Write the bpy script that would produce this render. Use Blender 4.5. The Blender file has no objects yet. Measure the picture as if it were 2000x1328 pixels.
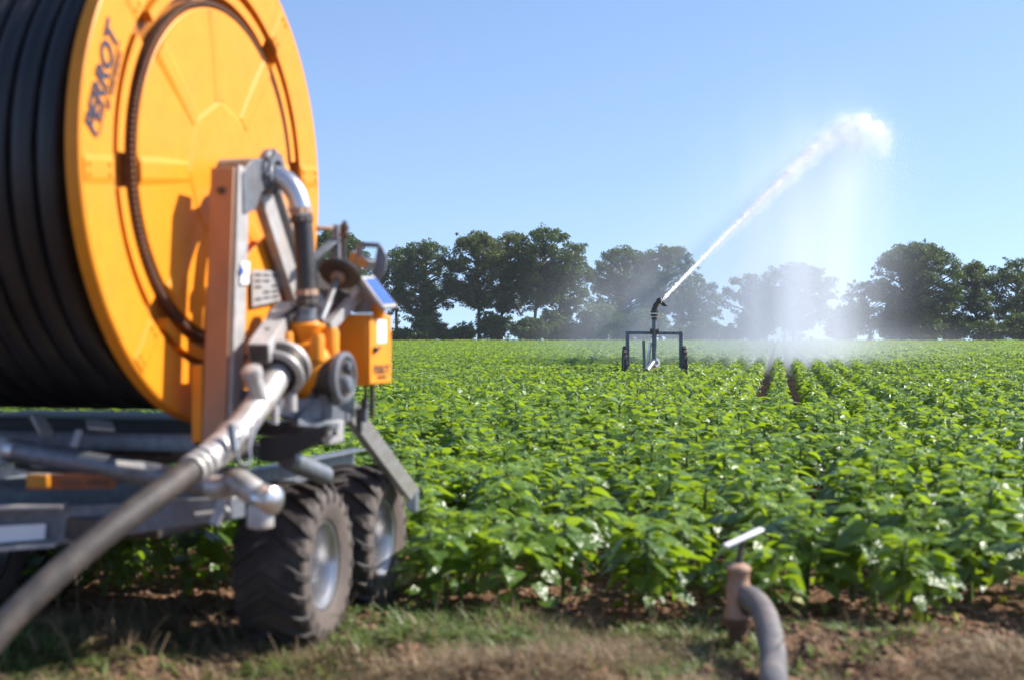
import bpy, bmesh, math, random
import numpy as np
from mathutils import Vector, Matrix, noise as mnoise
R = math.radians
random.seed(7)
rng = np.random.default_rng(11)
SC = bpy.context.scene
COL = SC.collection
F = 2778.0            # focal length in pixels of the 2000 px wide frame (50 mm)
EYE = 1.5

# ------------------------------------------------------------------ helpers
def link(o, parent=None):
    COL.objects.link(o)
    if parent is not None:
        o.parent = parent
    return o

def tag(o, label=None, cat=None, group=None, kind=None):
    if label: o["label"] = label
    if cat: o["category"] = cat
    if group: o["group"] = group
    if kind: o["kind"] = kind
    return o

def empty(name, loc=(0, 0, 0), rz=0.0):
    o = bpy.data.objects.new(name, None)
    o.location = loc
    o.rotation_euler = (0, 0, rz)
    o.empty_display_size = 0.1
    return link(o)

class MB:
    """collects shapes for one mesh object"""
    def __init__(self):
        self.v = []; self.f = []; self.mi = []
    def add(self, vs, fs, m=0):
        b = len(self.v)
        self.v += [tuple(p) for p in vs]
        self.f += [tuple(i + b for i in q) for q in fs]
        self.mi += [m] * len(fs)
    def box(self, c, s, rot=None, m=0):
        M = rot if rot is not None else Matrix.Identity(3)
        c = Vector(c)
        vs = [c + M @ Vector((sx * s[0] / 2, sy * s[1] / 2, sz * s[2] / 2)) for sx in (-1, 1) for sy in (-1, 1) for sz in (-1, 1)]
        self.add(vs, [(0, 1, 3, 2), (4, 6, 7, 5), (0, 4, 5, 1), (2, 3, 7, 6), (0, 2, 6, 4), (1, 5, 7, 3)], m)
    def beam(self, a, b, w, h, up=(0, 0, 1), m=0):
        """box from a to b, w across and h along up"""
        a = Vector(a); b = Vector(b); d = b - a
        y = d.normalized(); x = y.cross(Vector(up)).normalized(); z = x.cross(y)
        M = Matrix((x, y, z)).transposed()
        self.box((a + b) / 2, (w, d.length, h), M, m)
    def channel(self, a, b, w, h, t=0.012, up=(0, 0, 1), m=0):
        """C-section beam: web plus two flanges"""
        a = Vector(a); b = Vector(b); y = (b - a).normalized()
        x = y.cross(Vector(up)).normalized(); z = x.cross(y)
        o = x * (-w / 2 + t / 2)
        self.beam(a + o, b + o, t, h - 2 * t, up, m)
        for s in (-1, 1):
            q = z * s * (h / 2 - t / 2)
            self.beam(a + q, b + q, w, t, up, m)
    def tube(self, pts, r, n=16, cap=True, m=0):
        pts = [Vector(p) for p in pts]
        k = len(pts)
        rr = r if isinstance(r, (list, tuple)) else [r] * k
        prev = None; rings = []
        for i, p in enumerate(pts):
            t = (pts[min(i + 1, k - 1)] - pts[max(i - 1, 0)])
            if t.length < 1e-9: t = Vector((0, 0, 1))
            t.normalize()
            if prev is None:
                ref = Vector((0, 0, 1)) if abs(t.z) < .9 else Vector((1, 0, 0))
                x = t.cross(ref).normalized()
            else:
                x = (prev - t * prev.dot(t)).normalized()
            prev = x; y = t.cross(x)
            rings.append([p + (x * math.cos(2 * math.pi * j / n) + y * math.sin(2 * math.pi * j / n)) * rr[i] for j in range(n)])
        vs = [q for g in rings for q in g]
        fs = [(i * n + j, i * n + (j + 1) % n, (i + 1) * n + (j + 1) % n, (i + 1) * n + j) for i in range(k - 1) for j in range(n)]
        if cap:
            fs.append(tuple(range(n))[::-1]); fs.append(tuple((k - 1) * n + j for j in range(n)))
        self.add(vs, fs, m)
    def lathe(self, prof, c, axis, n=48, m=0, a0=0.0, a1=2 * math.pi):
        """prof: list of (radius, offset along axis)"""
        ax = Vector(axis).normalized(); c = Vector(c)
        ref = Vector((0, 0, 1)) if abs(ax.z) < .9 else Vector((0, 1, 0))
        x = ref.cross(ax).normalized(); y = ax.cross(x)
        full = abs(a1 - a0 - 2 * math.pi) < 1e-6
        na = n if full else n + 1
        vs = []
        for j in range(na):
            a = a0 + (a1 - a0) * j / n
            e = x * math.cos(a) + y * math.sin(a)
            vs += [c + e * r + ax * o for r, o in prof]
        k = len(prof); fs = []
        for j in range(n):
            j2 = (j + 1) % na if full else j + 1
            for i in range(k - 1):
                fs.append((j * k + i, j2 * k + i, j2 * k + i + 1, j * k + i + 1))
        self.add(vs, fs, m)
    def plate(self, poly, nrm, t, m=0):
        """prism: polygon extruded by t along nrm"""
        nv = Vector(nrm).normalized() * t
        a = [Vector(p) for p in poly]; b = [p + nv for p in a]; n = len(a)
        fs = [tuple(range(n))[::-1], tuple(range(n, 2 * n))] + [(i, (i + 1) % n, n + (i + 1) % n, n + i) for i in range(n)]
        self.add(a + b, fs, m)
    def build(self, name, mats, parent=None, bevel=0.0, smooth=35):
        me = bpy.data.meshes.new(name)
        me.from_pydata(self.v, [], self.f)
        for mt in (mats if isinstance(mats, (list, tuple)) else [mats]):
            me.materials.append(mt)
        me.polygons.foreach_set("material_index", self.mi)
        bm = bmesh.new(); bm.from_mesh(me)
        bmesh.ops.recalc_face_normals(bm, faces=bm.faces)
        bm.to_mesh(me); bm.free()
        if smooth:
            me.shade_smooth(); me.set_sharp_from_angle(angle=R(smooth))
        o = bpy.data.objects.new(name, me)
        link(o, parent)
        if bevel:
            md = o.modifiers.new("bevel", "BEVEL"); md.width = bevel; md.segments = 2; md.limit_method = 'ANGLE'; md.angle_limit = R(40)
        return o

def quads_mesh(name, V, Q, mats, mi=None, smooth=False):
    """numpy verts (n,3) and quads (m,4) -> mesh"""
    V = np.ascontiguousarray(V, dtype=np.float32); Q = np.ascontiguousarray(Q, dtype=np.int32)
    me = bpy.data.meshes.new(name)
    me.vertices.add(len(V)); me.vertices.foreach_set("co", V.ravel())
    me.loops.add(Q.size); me.loops.foreach_set("vertex_index", Q.ravel())
    me.polygons.add(len(Q)); me.polygons.foreach_set("loop_start", np.arange(0, Q.size, 4, dtype=np.int32))
    for mt in mats: me.materials.append(mt)
    if mi is not None: me.polygons.foreach_set("material_index", np.ascontiguousarray(mi, dtype=np.int32))
    me.update(calc_edges=True)
    if smooth: me.shade_smooth()
    return me

def spline(pts, n):
    """Catmull-Rom through pts"""
    P = [Vector(p) for p in pts]; P = [P[0] * 2 - P[1]] + P + [P[-1] * 2 - P[-2]]
    out = []
    for i in range(1, len(P) - 2):
        for k in range(n):
            t = k / n; a, b, c, d = P[i - 1:i + 3]
            out.append(0.5 * ((2 * b) + (c - a) * t + (2 * a - 5 * b + 4 * c - d) * t * t + (3 * b - a - 3 * c + d) * t ** 3))
    out.append(P[-2]); return out

def hash2(ix, iy, seed):
    h = (ix.astype(np.int64) * 374761393 + iy.astype(np.int64) * 668265263 + seed * 1442695041) & 0x7fffffff
    h = ((h ^ (h >> 13)) * 1274126177) & 0x7fffffff
    return ((h ^ (h >> 16)) & 0xffff) / 65535.0

def vnoise(x, y, seed=0):
    x = np.asarray(x, float); y = np.asarray(y, float)
    ix = np.floor(x); iy = np.floor(y); fx = x - ix; fy = y - iy
    fx = fx * fx * (3 - 2 * fx); fy = fy * fy * (3 - 2 * fy)
    a = hash2(ix, iy, seed); b = hash2(ix + 1, iy, seed); c = hash2(ix, iy + 1, seed); d = hash2(ix + 1, iy + 1, seed)
    return (a * (1 - fx) + b * fx) * (1 - fy) + (c * (1 - fx) + d * fx) * fy

def fbm(x, y, seed=0, o=4):
    s = 0; a = .5; t = 0
    for k in range(o):
        s = s + a * vnoise(x * 2 ** k, y * 2 ** k, seed + k); t += a; a *= .5
    return s / t

# ------------------------------------------------------------------ place geometry
def at(u, v, d):
    """point at distance d straight ahead (world)"""
    return Vector(((u - 1000) / F * d, d, EYE + (664 - v) / F * d))
# rows of the crop run along RD; the field begins at ROW0 along that direction
RA = R(10.6); RDX, RDY = math.sin(RA), math.cos(RA)
ROW0 = 7.56
def ground(x, y):
    x = np.asarray(x, float); y = np.asarray(y, float)
    z = 0.0058 * np.clip(y - 12, 0, 168)
    z = z - 0.02 * np.clip(y - 185, 0, 300)
    s = x * RDX + y * RDY
    near = np.clip((60 - y) / 30, 0, 1)
    head = np.clip((ROW0 + .1 - s) / .5, 0, 1)          # the uneven headland in front of the crop
    z = z + near * (fbm(x * 3.1, y * 3.1, 3) - .5) * .05
    z = z + near * head * (fbm(x * 8, y * 8, 33, 3) - .5) * .12
    z = z + near * head * ((fbm(x * 1.3 + 7, y * 1.6, 9, 3) - .5) * .24)
    z = z + near * (1 - head) * (fbm(x * 7, y * 7, 21, 3) - .5) * .05
    z = z - .055 * np.exp(-((x + 1.0) / .5) ** 2 - ((y - 6.85) / .45) ** 2)
    return z

# machine frame: x' to the right of the reel, y' away along it
TH = R(15.5)
OX, OY = -1.385, 6.69
LX, LY = math.cos(TH), -math.sin(TH)
DX, DY = math.sin(TH), math.cos(TH)
def loc(p):
    return Vector(((p[0] - OX) * LX + (p[1] - OY) * LY, (p[0] - OX) * DX + (p[1] - OY) * DY, p[2]))
def A(u, v, d):                 # machine coordinates of a point at distance d
    return loc(at(u, v, d))
def PL(u, v, l):                # ... in the plane x' = l
    a = (u - 1000) / F
    return A(u, v, (l + OX * LX + OY * LY) / (a * LX + LY))
def PS(u, v, s):                # ... in the plane y' = s
    a = (u - 1000) / F
    return A(u, v, (s + OX * DX + OY * DY) / (a * DX + DY))

# ------------------------------------------------------------------ materials
def mat(name):
    m = bpy.data.materials.new(name); m.use_nodes = True
    nt = m.node_tree
    for n in list(nt.nodes): nt.nodes.remove(n)
    out = nt.nodes.new("ShaderNodeOutputMaterial")
    return m, nt, out

def node(nt, t, **kw):
    n = nt.nodes.new(t)
    for k, v in kw.items():
        if k.startswith("i_"):
            key = k[2:]
            n.inputs[int(key) if key.isdigit() else key.replace("_", " ")].default_value = v
        else: setattr(n, k, v)
    return n

def surf(name, c1, c2=None, rough=.5, metal=0.0, scale=20.0, detail=4.0, bump=0.0, bscale=None, spec=.5, rough2=None, dirt=None, dscale=6.0, damt=.5, coat=0.0):
    """principled surface whose own colour varies with noise; dirt = a third, patchy colour"""
    m, nt, out = mat(name)
    b = node(nt, "ShaderNodeBsdfPrincipled"); L = nt.links.new
    b.inputs["Metallic"].default_value = metal
    b.inputs["Specular IOR Level"].default_value = spec
    b.inputs["Coat Weight"].default_value = coat
    tc = node(nt, "ShaderNodeTexCoord")
    nz = node(nt, "ShaderNodeTexNoise"); nz.inputs["Scale"].default_value = scale; nz.inputs["Detail"].default_value = detail
    L(tc.outputs["Object"], nz.inputs["Vector"])
    mx = node(nt, "ShaderNodeMix", data_type='RGBA')
    mx.inputs[6].default_value = (*c1, 1); mx.inputs[7].default_value = (*(c2 or c1), 1)
    mr = node(nt, "ShaderNodeMapRange"); mr.inputs[1].default_value = .3; mr.inputs[2].default_value = .7
    L(nz.outputs["Fac"], mr.inputs[0]); L(mr.outputs[0], mx.inputs[0])
    col = mx.outputs[2]
    if dirt:
        n2 = node(nt, "ShaderNodeTexNoise"); n2.inputs["Scale"].default_value = dscale; n2.inputs["Detail"].default_value = 6.0
        L(tc.outputs["Object"], n2.inputs["Vector"])
        r2 = node(nt, "ShaderNodeMapRange"); r2.inputs[1].default_value = .48; r2.inputs[2].default_value = .72; r2.inputs[4].default_value = damt
        L(n2.outputs["Fac"], r2.inputs[0])
        m2 = node(nt, "ShaderNodeMix", data_type='RGBA'); m2.inputs[7].default_value = (*dirt, 1)
        L(r2.outputs[0], m2.inputs[0]); L(col, m2.inputs[6]); col = m2.outputs[2]
    L(col, b.inputs["Base Color"])
    rr = node(nt, "ShaderNodeMapRange"); rr.inputs[3].default_value = rough; rr.inputs[4].default_value = rough2 if rough2 is not None else rough
    L(nz.outputs["Fac"], rr.inputs[0]); L(rr.outputs[0], b.inputs["Roughness"])
    if bump:
        bn = node(nt, "ShaderNodeTexNoise"); bn.inputs["Scale"].default_value = bscale or scale * 2; bn.inputs["Detail"].default_value = 5.0
        L(tc.outputs["Object"], bn.inputs["Vector"])
        bp = node(nt, "ShaderNodeBump"); bp.inputs["Strength"].default_value = bump; bp.inputs["Distance"].default_value = .02
        L(bn.outputs["Fac"], bp.inputs["Height"]); L(bp.outputs[0], b.inputs["Normal"])
    L(b.outputs[0], out.inputs[0])
    return m

def leafmat(name, c1, c2, tr, rough=.35, amt=.4, scale=3.0, spec=.5, bump=0.0):
    """thin leaf: glossy principled face mixed with light let through"""
    m, nt, out = mat(name); L = nt.links.new
    b = node(nt, "ShaderNodeBsdfPrincipled"); b.inputs["Roughness"].default_value = rough; b.inputs["Specular IOR Level"].default_value = spec
    t = node(nt, "ShaderNodeBsdfTranslucent")
    g = node(nt, "ShaderNodeNewGeometry")
    nz = node(nt, "ShaderNodeTexNoise"); nz.inputs["Scale"].default_value = scale; nz.inputs["Detail"].default_value = 3.0
    L(g.outputs["Position"], nz.inputs["Vector"])
    mr = node(nt, "ShaderNodeMapRange"); mr.inputs[1].default_value = .35; mr.inputs[2].default_value = .65
    L(nz.outputs["Fac"], mr.inputs[0])
    ad = node(nt, "ShaderNodeMath", operation='MULTIPLY_ADD'); ad.inputs[1].default_value = .6
    L(g.outputs["Random Per Island"], ad.inputs[0]); 
    mm = node(nt, "ShaderNodeMath", operation='MULTIPLY'); mm.inputs[1].default_value = .4
    L(mr.outputs[0], mm.inputs[0]); L(mm.outputs[0], ad.inputs[2])
    mx = node(nt, "ShaderNodeMix", data_type='RGBA'); mx.inputs[6].default_value = (*c1, 1); mx.inputs[7].default_value = (*c2, 1)
    L(ad.outputs[0], mx.inputs[0]); L(mx.outputs[2], b.inputs["Base Color"])
    if bump:
        bn = node(nt, "ShaderNodeTexNoise"); bn.inputs["Scale"].default_value = 22.0; bn.inputs["Detail"].default_value = 2.0
        L(g.outputs["Position"], bn.inputs["Vector"])
        bp = node(nt, "ShaderNodeBump"); bp.inputs["Strength"].default_value = bump; bp.inputs["Distance"].default_value = .03
        L(bn.outputs["Fac"], bp.inputs["Height"]); L(bp.outputs[0], b.inputs["Normal"])
    t.inputs["Color"].default_value = (*tr, 1)
    ms = node(nt, "ShaderNodeMixShader"); ms.inputs[0].default_value = amt
    L(b.outputs[0], ms.inputs[1]); L(t.outputs[0], ms.inputs[2]); L(ms.outputs[0], out.inputs[0])
    return m

M = {}
M['yellow'] = surf("orange_yellow_paint", (.78, .265, .008), (.70, .235, .007), rough=.42, rough2=.55, spec=.35, scale=9, dirt=(.52, .22, .03), dscale=4, damt=.3)
M['galv'] = surf("galvanised_steel", (.22, .235, .26), (.14, .15, .17), rough=.40, rough2=.6, metal=.55, scale=26, detail=6, dirt=(.14, .12, .105), dscale=5, damt=.5)
M['galv_white'] = surf("dusty_zinc", (.46, .445, .44), (.33, .32, .31), rough=.5, metal=.25, scale=18, dirt=(.40, .32, .25), dscale=7, damt=.5)
M['post'] = surf("brown_post", (.42, .215, .115), (.34, .18, .10), rough=.5, metal=.1, scale=8, dirt=(.24, .17, .13), dscale=3.2, damt=.6)  # mottled brown-tan colour of the frame post
M['chrome'] = surf("polished_pipe", (.72, .71, .70), (.60, .59, .58), rough=.22, rough2=.38, metal=.9, scale=12, dirt=(.42, .36, .30), dscale=5, damt=.35)
M['alu'] = surf("aluminium_coupling", (.56, .53, .50), (.44, .41, .385), rough=.46, metal=.5, scale=16, dirt=(.26, .205, .16), dscale=8, damt=.6)
M['dark'] = surf("dark_steel", (.045, .04, .038), (.075, .062, .055), rough=.5, metal=.3, scale=20, dirt=(.14, .10, .075), dscale=9, damt=.5)
M['rust'] = surf("rusty_steel", (.10, .052, .032), (.16, .080, .045), rough=.7, metal=.2, scale=22)
M['rubber'] = surf("black_rubber", (.02, .02, .021), (.035, .033, .033), rough=.45, scale=24, dirt=(.09, .075, .062), dscale=6, damt=.4)
M['pehose'] = surf("black_pipe", (.006, .006, .0075), (.011, .011, .013), rough=.36, rough2=.5, scale=12, dirt=(.035, .03, .028), dscale=4, damt=.5)
M['hose'] = surf("weathered_hose", (.034, .029, .027), (.054, .045, .040), rough=.6, scale=14, detail=7, dirt=(.14, .11, .085), dscale=7, damt=.6, bump=.25, bscale=90)
M['hosegrey'] = surf("grey_ribbed_hose", (.085, .080, .084), (.12, .11, .107), rough=.5, scale=14, dirt=(.26, .21, .17), dscale=6, damt=.6, bump=.2, bscale=80)
M['tyre'] = surf("dusty_shaded_tread", (.022, .0175, .0155), (.040, .031, .027), rough=.75, scale=9, dirt=(.115, .087, .072), dscale=5, damt=.6, bump=.2, bscale=60)  # dusty tread, darker than the sidewall to paint in its shade
M['sidewall'] = surf("dusty_sunlit_sidewall", (.105, .082, .070), (.075, .058, .050), rough=.75, scale=8, dirt=(.16, .12, .095), dscale=6, damt=.6, bump=.15, bscale=50)  # dust, lightened further to paint in the sunlit side
M['chain_brown'] = surf("brown_ring_channel", (.40, .14, .010), (.26, .085, .010), rough=.45, scale=12)  # brown tone for the recessed channel round the chain
M['cartwheel'] = surf("dark_worn_rubber", (.045, .034, .034), (.075, .055, .052), rough=.7, scale=14)
M['rim'] = surf("silver_rim_paint", (.52, .52, .54), (.42, .42, .44), rough=.28, rough2=.42, metal=.85, scale=14, dirt=(.24, .20, .17), dscale=6, damt=.45)
M['black'] = surf("shade_black_steel", (.016, .014, .014), (.03, .025, .022), rough=.6, scale=15)  # black base colour stands in for shade on frame parts
M['brass'] = surf("pinkish_cast_iron", (.42, .27, .18), (.32, .20, .135), rough=.5, metal=.15, scale=16, dirt=(.24, .13, .08), dscale=7, damt=.7)
M['white'] = surf("white_label", (.80, .80, .80), (.74, .74, .75), rough=.4, scale=30)
M['ink'] = surf("navy_print", (.035, .03, .05), rough=.5)
M['blue'] = surf("blue_print", (.06, .10, .50), rough=.5)
M['solar'] = surf("solar_cells", (.05, .12, .42), (.04, .09, .34), rough=.12, spec=.8, scale=60)
M['amber'] = surf("amber_lens", (.48, .19, .012), rough=.25)
M['warn'] = surf("orange_warning_paint", (.28, .075, .012), (.22, .06, .012), rough=.45, scale=14)
M['bark'] = surf("bark", (.085, .062, .045), (.05, .038, .03), rough=.9, scale=3, bump=.5, bscale=6)
M['stem'] = leafmat("plant_stem", (.09, .15, .035), (.13, .19, .045), (.16, .24, .05), rough=.5, amt=.15)
M['leaf'] = leafmat("sunflower_leaf", (.046, .100, .008), (.088, .160, .012), (.31, .46, .016), rough=.36, amt=.38, scale=1.2, spec=.75, bump=.8)
M['young'] = leafmat("young_sunflower_leaf", (.100, .180, .014), (.145, .235, .020), (.38, .54, .026), rough=.38, amt=.38, scale=1.5, spec=.75, bump=.7)
M['oldleaf'] = leafmat("yellowed_leaf", (.24, .24, .02), (.16, .22, .02), (.42, .44, .03), rough=.5, amt=.4)
M['oak'] = leafmat("oak_leaf", (.026, .052, .010), (.054, .090, .017), (.13, .20, .026), rough=.5, amt=.30, scale=.35, spec=.35)
M['oak2'] = leafmat("browner_oak_leaf", (.036, .054, .011), (.070, .088, .018), (.16, .20, .028), rough=.5, amt=.30, scale=.35, spec=.35)
M['bush'] = leafmat("bush_leaf", (.040, .068, .014), (.068, .10, .022), (.15, .22, .03), rough=.5, amt=.32, scale=.5, spec=.35)
M['straw'] = leafmat("dry_grass_blade", (.36, .265, .15), (.15, .10, .058), (.36, .26, .14), rough=.6, amt=.25, scale=2)
M['weed'] = leafmat("weed_leaf", (.085, .14, .035), (.15, .19, .055), (.24, .32, .07), rough=.5, amt=.35, scale=2)
M['clod'] = surf("soil_clod", (.22, .12, .066), (.13, .07, .04), rough=.9, scale=18, bump=.5)

def ground_mat():
    m, nt, out = mat("field_soil"); L = nt.links.new
    b = node(nt, "ShaderNodeBsdfPrincipled"); b.inputs["Roughness"].default_value = .95; b.inputs["Specular IOR Level"].default_value = .15
    g = node(nt, "ShaderNodeNewGeometry")
    n1 = node(nt, "ShaderNodeTexNoise"); n1.inputs["Scale"].default_value = 14; n1.inputs["Detail"].default_value = 8
    n2 = node(nt, "ShaderNodeTexNoise"); n2.inputs["Scale"].default_value = 1.7; n2.inputs["Detail"].default_value = 5
    for n in (n1, n2): L(g.outputs["Position"], n.inputs["Vector"])
    soil = node(nt, "ShaderNodeValToRGB"); e = soil.color_ramp.elements
    e[0].position = .32; e[0].color = (.045, .024, .014, 1); e[1].position = .68; e[1].color = (.20, .108, .060, 1)
    L(n1.outputs["Fac"], soil.inputs[0])
    head = node(nt, "ShaderNodeValToRGB"); e = head.color_ramp.elements
    e[0].position = .34; e[0].color = (.040, .026, .017, 1); e[1].position = .66; e[1].color = (.25, .150, .088, 1)
    L(n1.outputs["Fac"], head.inputs[0])
    dp = node(nt, "ShaderNodeVectorMath", operation='DOT_PRODUCT'); dp.inputs[1].default_value = (RDX, RDY, 0)
    L(g.outputs["Position"], dp.inputs[0])
    ad = node(nt, "ShaderNodeMath", operation='MULTIPLY_ADD'); ad.inputs[1].default_value = .9
    L(n2.outputs["Fac"], ad.inputs[0]); L(dp.outputs["Value"], ad.inputs[2])
    mr = node(nt, "ShaderNodeMapRange"); mr.inputs[1].default_value = ROW0 + .05; mr.inputs[2].default_value = ROW0 + .45
    L(ad.outputs[0], mr.inputs[0])
    mx = node(nt, "ShaderNodeMix", data_type='RGBA'); L(mr.outputs[0], mx.inputs[0]); L(head.outputs[0], mx.inputs[6]); L(soil.outputs[0], mx.inputs[7])
    # soaked soil where the spray comes down
    d2 = node(nt, "ShaderNodeVectorMath", operation='DISTANCE'); d2.inputs[1].default_value = (11.0, 46.0, .2); L(g.outputs["Position"], d2.inputs[0])
    wm = node(nt, "ShaderNodeMapRange"); wm.inputs[1].default_value = 29; wm.inputs[2].default_value = 20; wm.inputs[3].default_value = 0; wm.inputs[4].default_value = 1; L(d2.outputs["Value"], wm.inputs[0])
    wx = node(nt, "ShaderNodeMix", data_type='RGBA', blend_type='MULTIPLY'); wx.inputs[7].default_value = (.30, .28, .28, 1); L(wm.outputs[0], wx.inputs[0]); L(mx.outputs[2], wx.inputs[6])
    L(wx.outputs[2], b.inputs["Base Color"])
    bp = node(nt, "ShaderNodeBump"); bp.inputs["Strength"].default_value = .8; bp.inputs["Distance"].default_value = .04
    n3 = node(nt, "ShaderNodeTexNoise"); n3.inputs["Scale"].default_value = 35; n3.inputs["Detail"].default_value = 6
    L(g.outputs["Position"], n3.inputs["Vector"]); L(n3.outputs["Fac"], bp.inputs["Height"]); L(bp.outputs[0], b.inputs["Normal"])
    L(b.outputs[0], out.inputs[0]); return m
M['ground'] = ground_mat()

# ------------------------------------------------------------------ the ground
def axis(dense0, dense1, step, lo, hi, grow=1.18):
    a = list(np.arange(dense0, dense1 + 1e-6, step))
    s = step; x = a[-1]
    while x < hi: s *= grow; x += s; a.append(x)
    s = step; x = a[0]; pre = []
    while x > lo: s *= grow; x -= s; pre.append(x)
    return np.array(pre[::-1] + a)
xs = axis(-4.5, 4.5, .045, -2500, 2500); ys = axis(4.5, 10.5, .045, -60, 2500, 1.12)
GX, GY = np.meshgrid(xs, ys, indexing='ij')
GZ = ground(GX, GY)
V = np.stack([GX.ravel(), GY.ravel(), GZ.ravel()], 1)
nx, ny = len(xs), len(ys)
I = np.arange(nx * ny).reshape(nx, ny)
Q = np.stack([I[:-1, :-1].ravel(), I[1:, :-1].ravel(), I[1:, 1:].ravel(), I[:-1, 1:].ravel()], 1)
go = link(bpy.data.objects.new("ground", quads_mesh("ground", V, Q, [M['ground']], smooth=True)))
tag(go, "bare brown soil with a strip of dry headland before the crop", "ground", kind="structure")

# ------------------------------------------------------------------ crop plants
def leaf_template(L, W, droop, fold, res):
    """one blade along +x, base at origin: vertices in rows of three"""
    if res == 2: T = [0, .10, .30, .55, .80, 1.0]; HW = [.10, .40, .50, .40, .20, .02]
    elif res == 1: T = [0, .22, .60, 1.0]; HW = [.16, .50, .38, .02]
    else: T = [0, .45, 1.0]; HW = [.2, .5, .03]
    vs = []
    for t, h in zip(T, HW):
        x = L * t; z = -droop * L * t * t; w = W * h
        back = -.10 * L if (res == 2 and t == .10) else 0
        if res == 0: vs += [(x, w, z + fold * w), (x, -w, z + fold * w)]
        else: vs += [(x + back, w, z + fold * w), (x, 0, z), (x + back, -w, z + fold * w)]
    k = 2 if res == 0 else 3; n = len(T); fs = []
    for i in range(n - 1):
        for j in range(k - 1):
            fs.append((i * k + j, i * k + j + 1, (i + 1) * k + j + 1, (i + 1) * k + j))
    return np.array(vs), np.array(fs)

def strip_tube(p0, p1, r0, r1, n=4):
    p0 = np.array(p0, float); p1 = np.array(p1, float); d = p1 - p0; d /= np.linalg.norm(d)
    ref = np.array([0, 0, 1.]) if abs(d[2]) < .9 else np.array([1., 0, 0])
    x = np.cross(d, ref); x /= np.linalg.norm(x); y = np.cross(d, x)
    vs = [p + r * (x * math.cos(2 * math.pi * j / n) + y * math.sin(2 * math.pi * j / n)) for p, r in ((p0, r0), (p1, r1)) for j in range(n)]
    fs = [(j, (j + 1) % n, n + (j + 1) % n, n + j) for j in range(n)]
    return np.array(vs), np.array(fs)

def plant(seed, res, nleaf, H=.50):
    """sunflower before bloom: (stem verts, quads), (leaf verts, quads, material)"""
    r = random.Random(seed)
    SV, SF, LV, LF, LM = [], [], [], [], []; so = lo = 0
    lean = (r.uniform(-.03, .03), r.uniform(-.03, .03))
    def axis_at(z): return np.array([lean[0] * z / H, lean[1] * z / H, z])
    if res > 0:
        v, f = strip_tube(axis_at(-.03), axis_at(H * .96), .013, .007, 5 if res == 2 else 4); SV.append(v); SF.append(f); so += len(v)
    a = r.uniform(0, 6.28)
    for i in range(nleaf):
        q = i / (nleaf - 1)
        if res == 0: q = .45 + .55 * q
        a += 2.4 + r.uniform(-.35, .35)
        z = H * (.07 + .89 * q ** .75)
        size = (.050 + .070 * math.sin(math.pi * min(1, max(0, .02 + q * .92)))) * r.uniform(.82, 1.18)
        top = q > .80
        pl = (.11 * (1 - q) + .035) * r.uniform(.8, 1.2)
        el = R(r.uniform(5, 35)) if not top else R(r.uniform(25, 60))
        d = np.array([math.cos(a) * math.cos(el), math.sin(a) * math.cos(el), math.sin(el)])
        p0 = axis_at(z); p1 = p0 + d * pl
        if res > 0:
            v, f = strip_tube(p0, p1, .004, .003, 3); SV.append(v); SF.append(f + so); so += len(v)
        pitch = R(r.uniform(-26, 14)) if not top else R(r.uniform(-8, 40))
        if q < .3: pitch = R(r.uniform(-55, -5))
        if res == 0: size *= 1.3
        v, f = leaf_template(size, size * r.uniform(.74, .96), r.uniform(.15, .6), r.uniform(-.05, .4), res)
        roll = r.uniform(-.75, .75)
        cr, sr = math.cos(roll), math.sin(roll)
        v = v @ np.array([[1, 0, 0], [0, cr, sr], [0, -sr, cr]])
        cp, sp = math.cos(pitch), math.sin(pitch)
        v = v @ np.array([[cp, 0, sp], [0, 1, 0], [-sp, 0, cp]])
        az = a + r.uniform(-.3, .3); ca, sa = math.cos(az), math.sin(az)
        v = v @ np.array([[ca, sa, 0], [-sa, ca, 0], [0, 0, 1]]) + p1
        LV.append(v); LF.append(f + lo); lo += len(v)
        mi = 1 if q > .72 else 0
        if q < .15 and r.random() < .22: mi = 2
        LM += [mi] * len(f)
    return (np.concatenate(SV) if SV else np.zeros((0, 3)), np.concatenate(SF) if SF else np.zeros((0, 4), int)), (np.concatenate(LV), np.concatenate(LF), np.array(LM))

# positions row by row
ROWS, STEP = .66, .215
pos = []
AX, AY = RDY, -RDX           # across the rows
for k in range(-130, 131):
    c = k * ROWS
    smax = 178
    n = int((smax - ROW0) / STEP)
    s = ROW0 + STEP * (np.arange(n) + rng.uniform(-.32, .32, n)) + rng.uniform(0, .2)
    cc = c + rng.normal(0, 1, n) * np.where(s < 23, .17, .035)
    x = s * RDX + cc * AX; y = s * RDY + cc * AY
    ok = (np.abs(x) < .385 * y + 2.2) & (y < 172)
    pos.append(np.stack([x[ok], y[ok], s[ok], np.full(ok.sum(), k)], 1))
pos = np.concatenate(pos)
gap = rng.random(len(pos)) < .05
pos = pos[~gap]
px, py = pos[:, 0], pos[:, 1]
size = .78 + .50 * fbm(px * .33, py * .33, 5, 3) + rng.normal(0, .10, len(pos))
# the sprayed strip is a little thinner, so its rows stand apart
lat = px * AX + py * AY
thin = np.exp(-((lat - .0) / 1.6) ** 2) * np.clip((py - 21) / 3, 0, 1)
wide = (1.10 - .26 * thin) * rng.uniform(.92, 1.1, len(pos))
wide = np.where(py < 23, wide * 1.14, wide)
pz = ground(px, py)
prot = rng.uniform(0, 6.283, len(pos))
uu = 1000 + F * px / py; vv_base = 664 + F * (EYE - pz) / py
inview = (uu > -60) & (uu < 2060)
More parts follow.
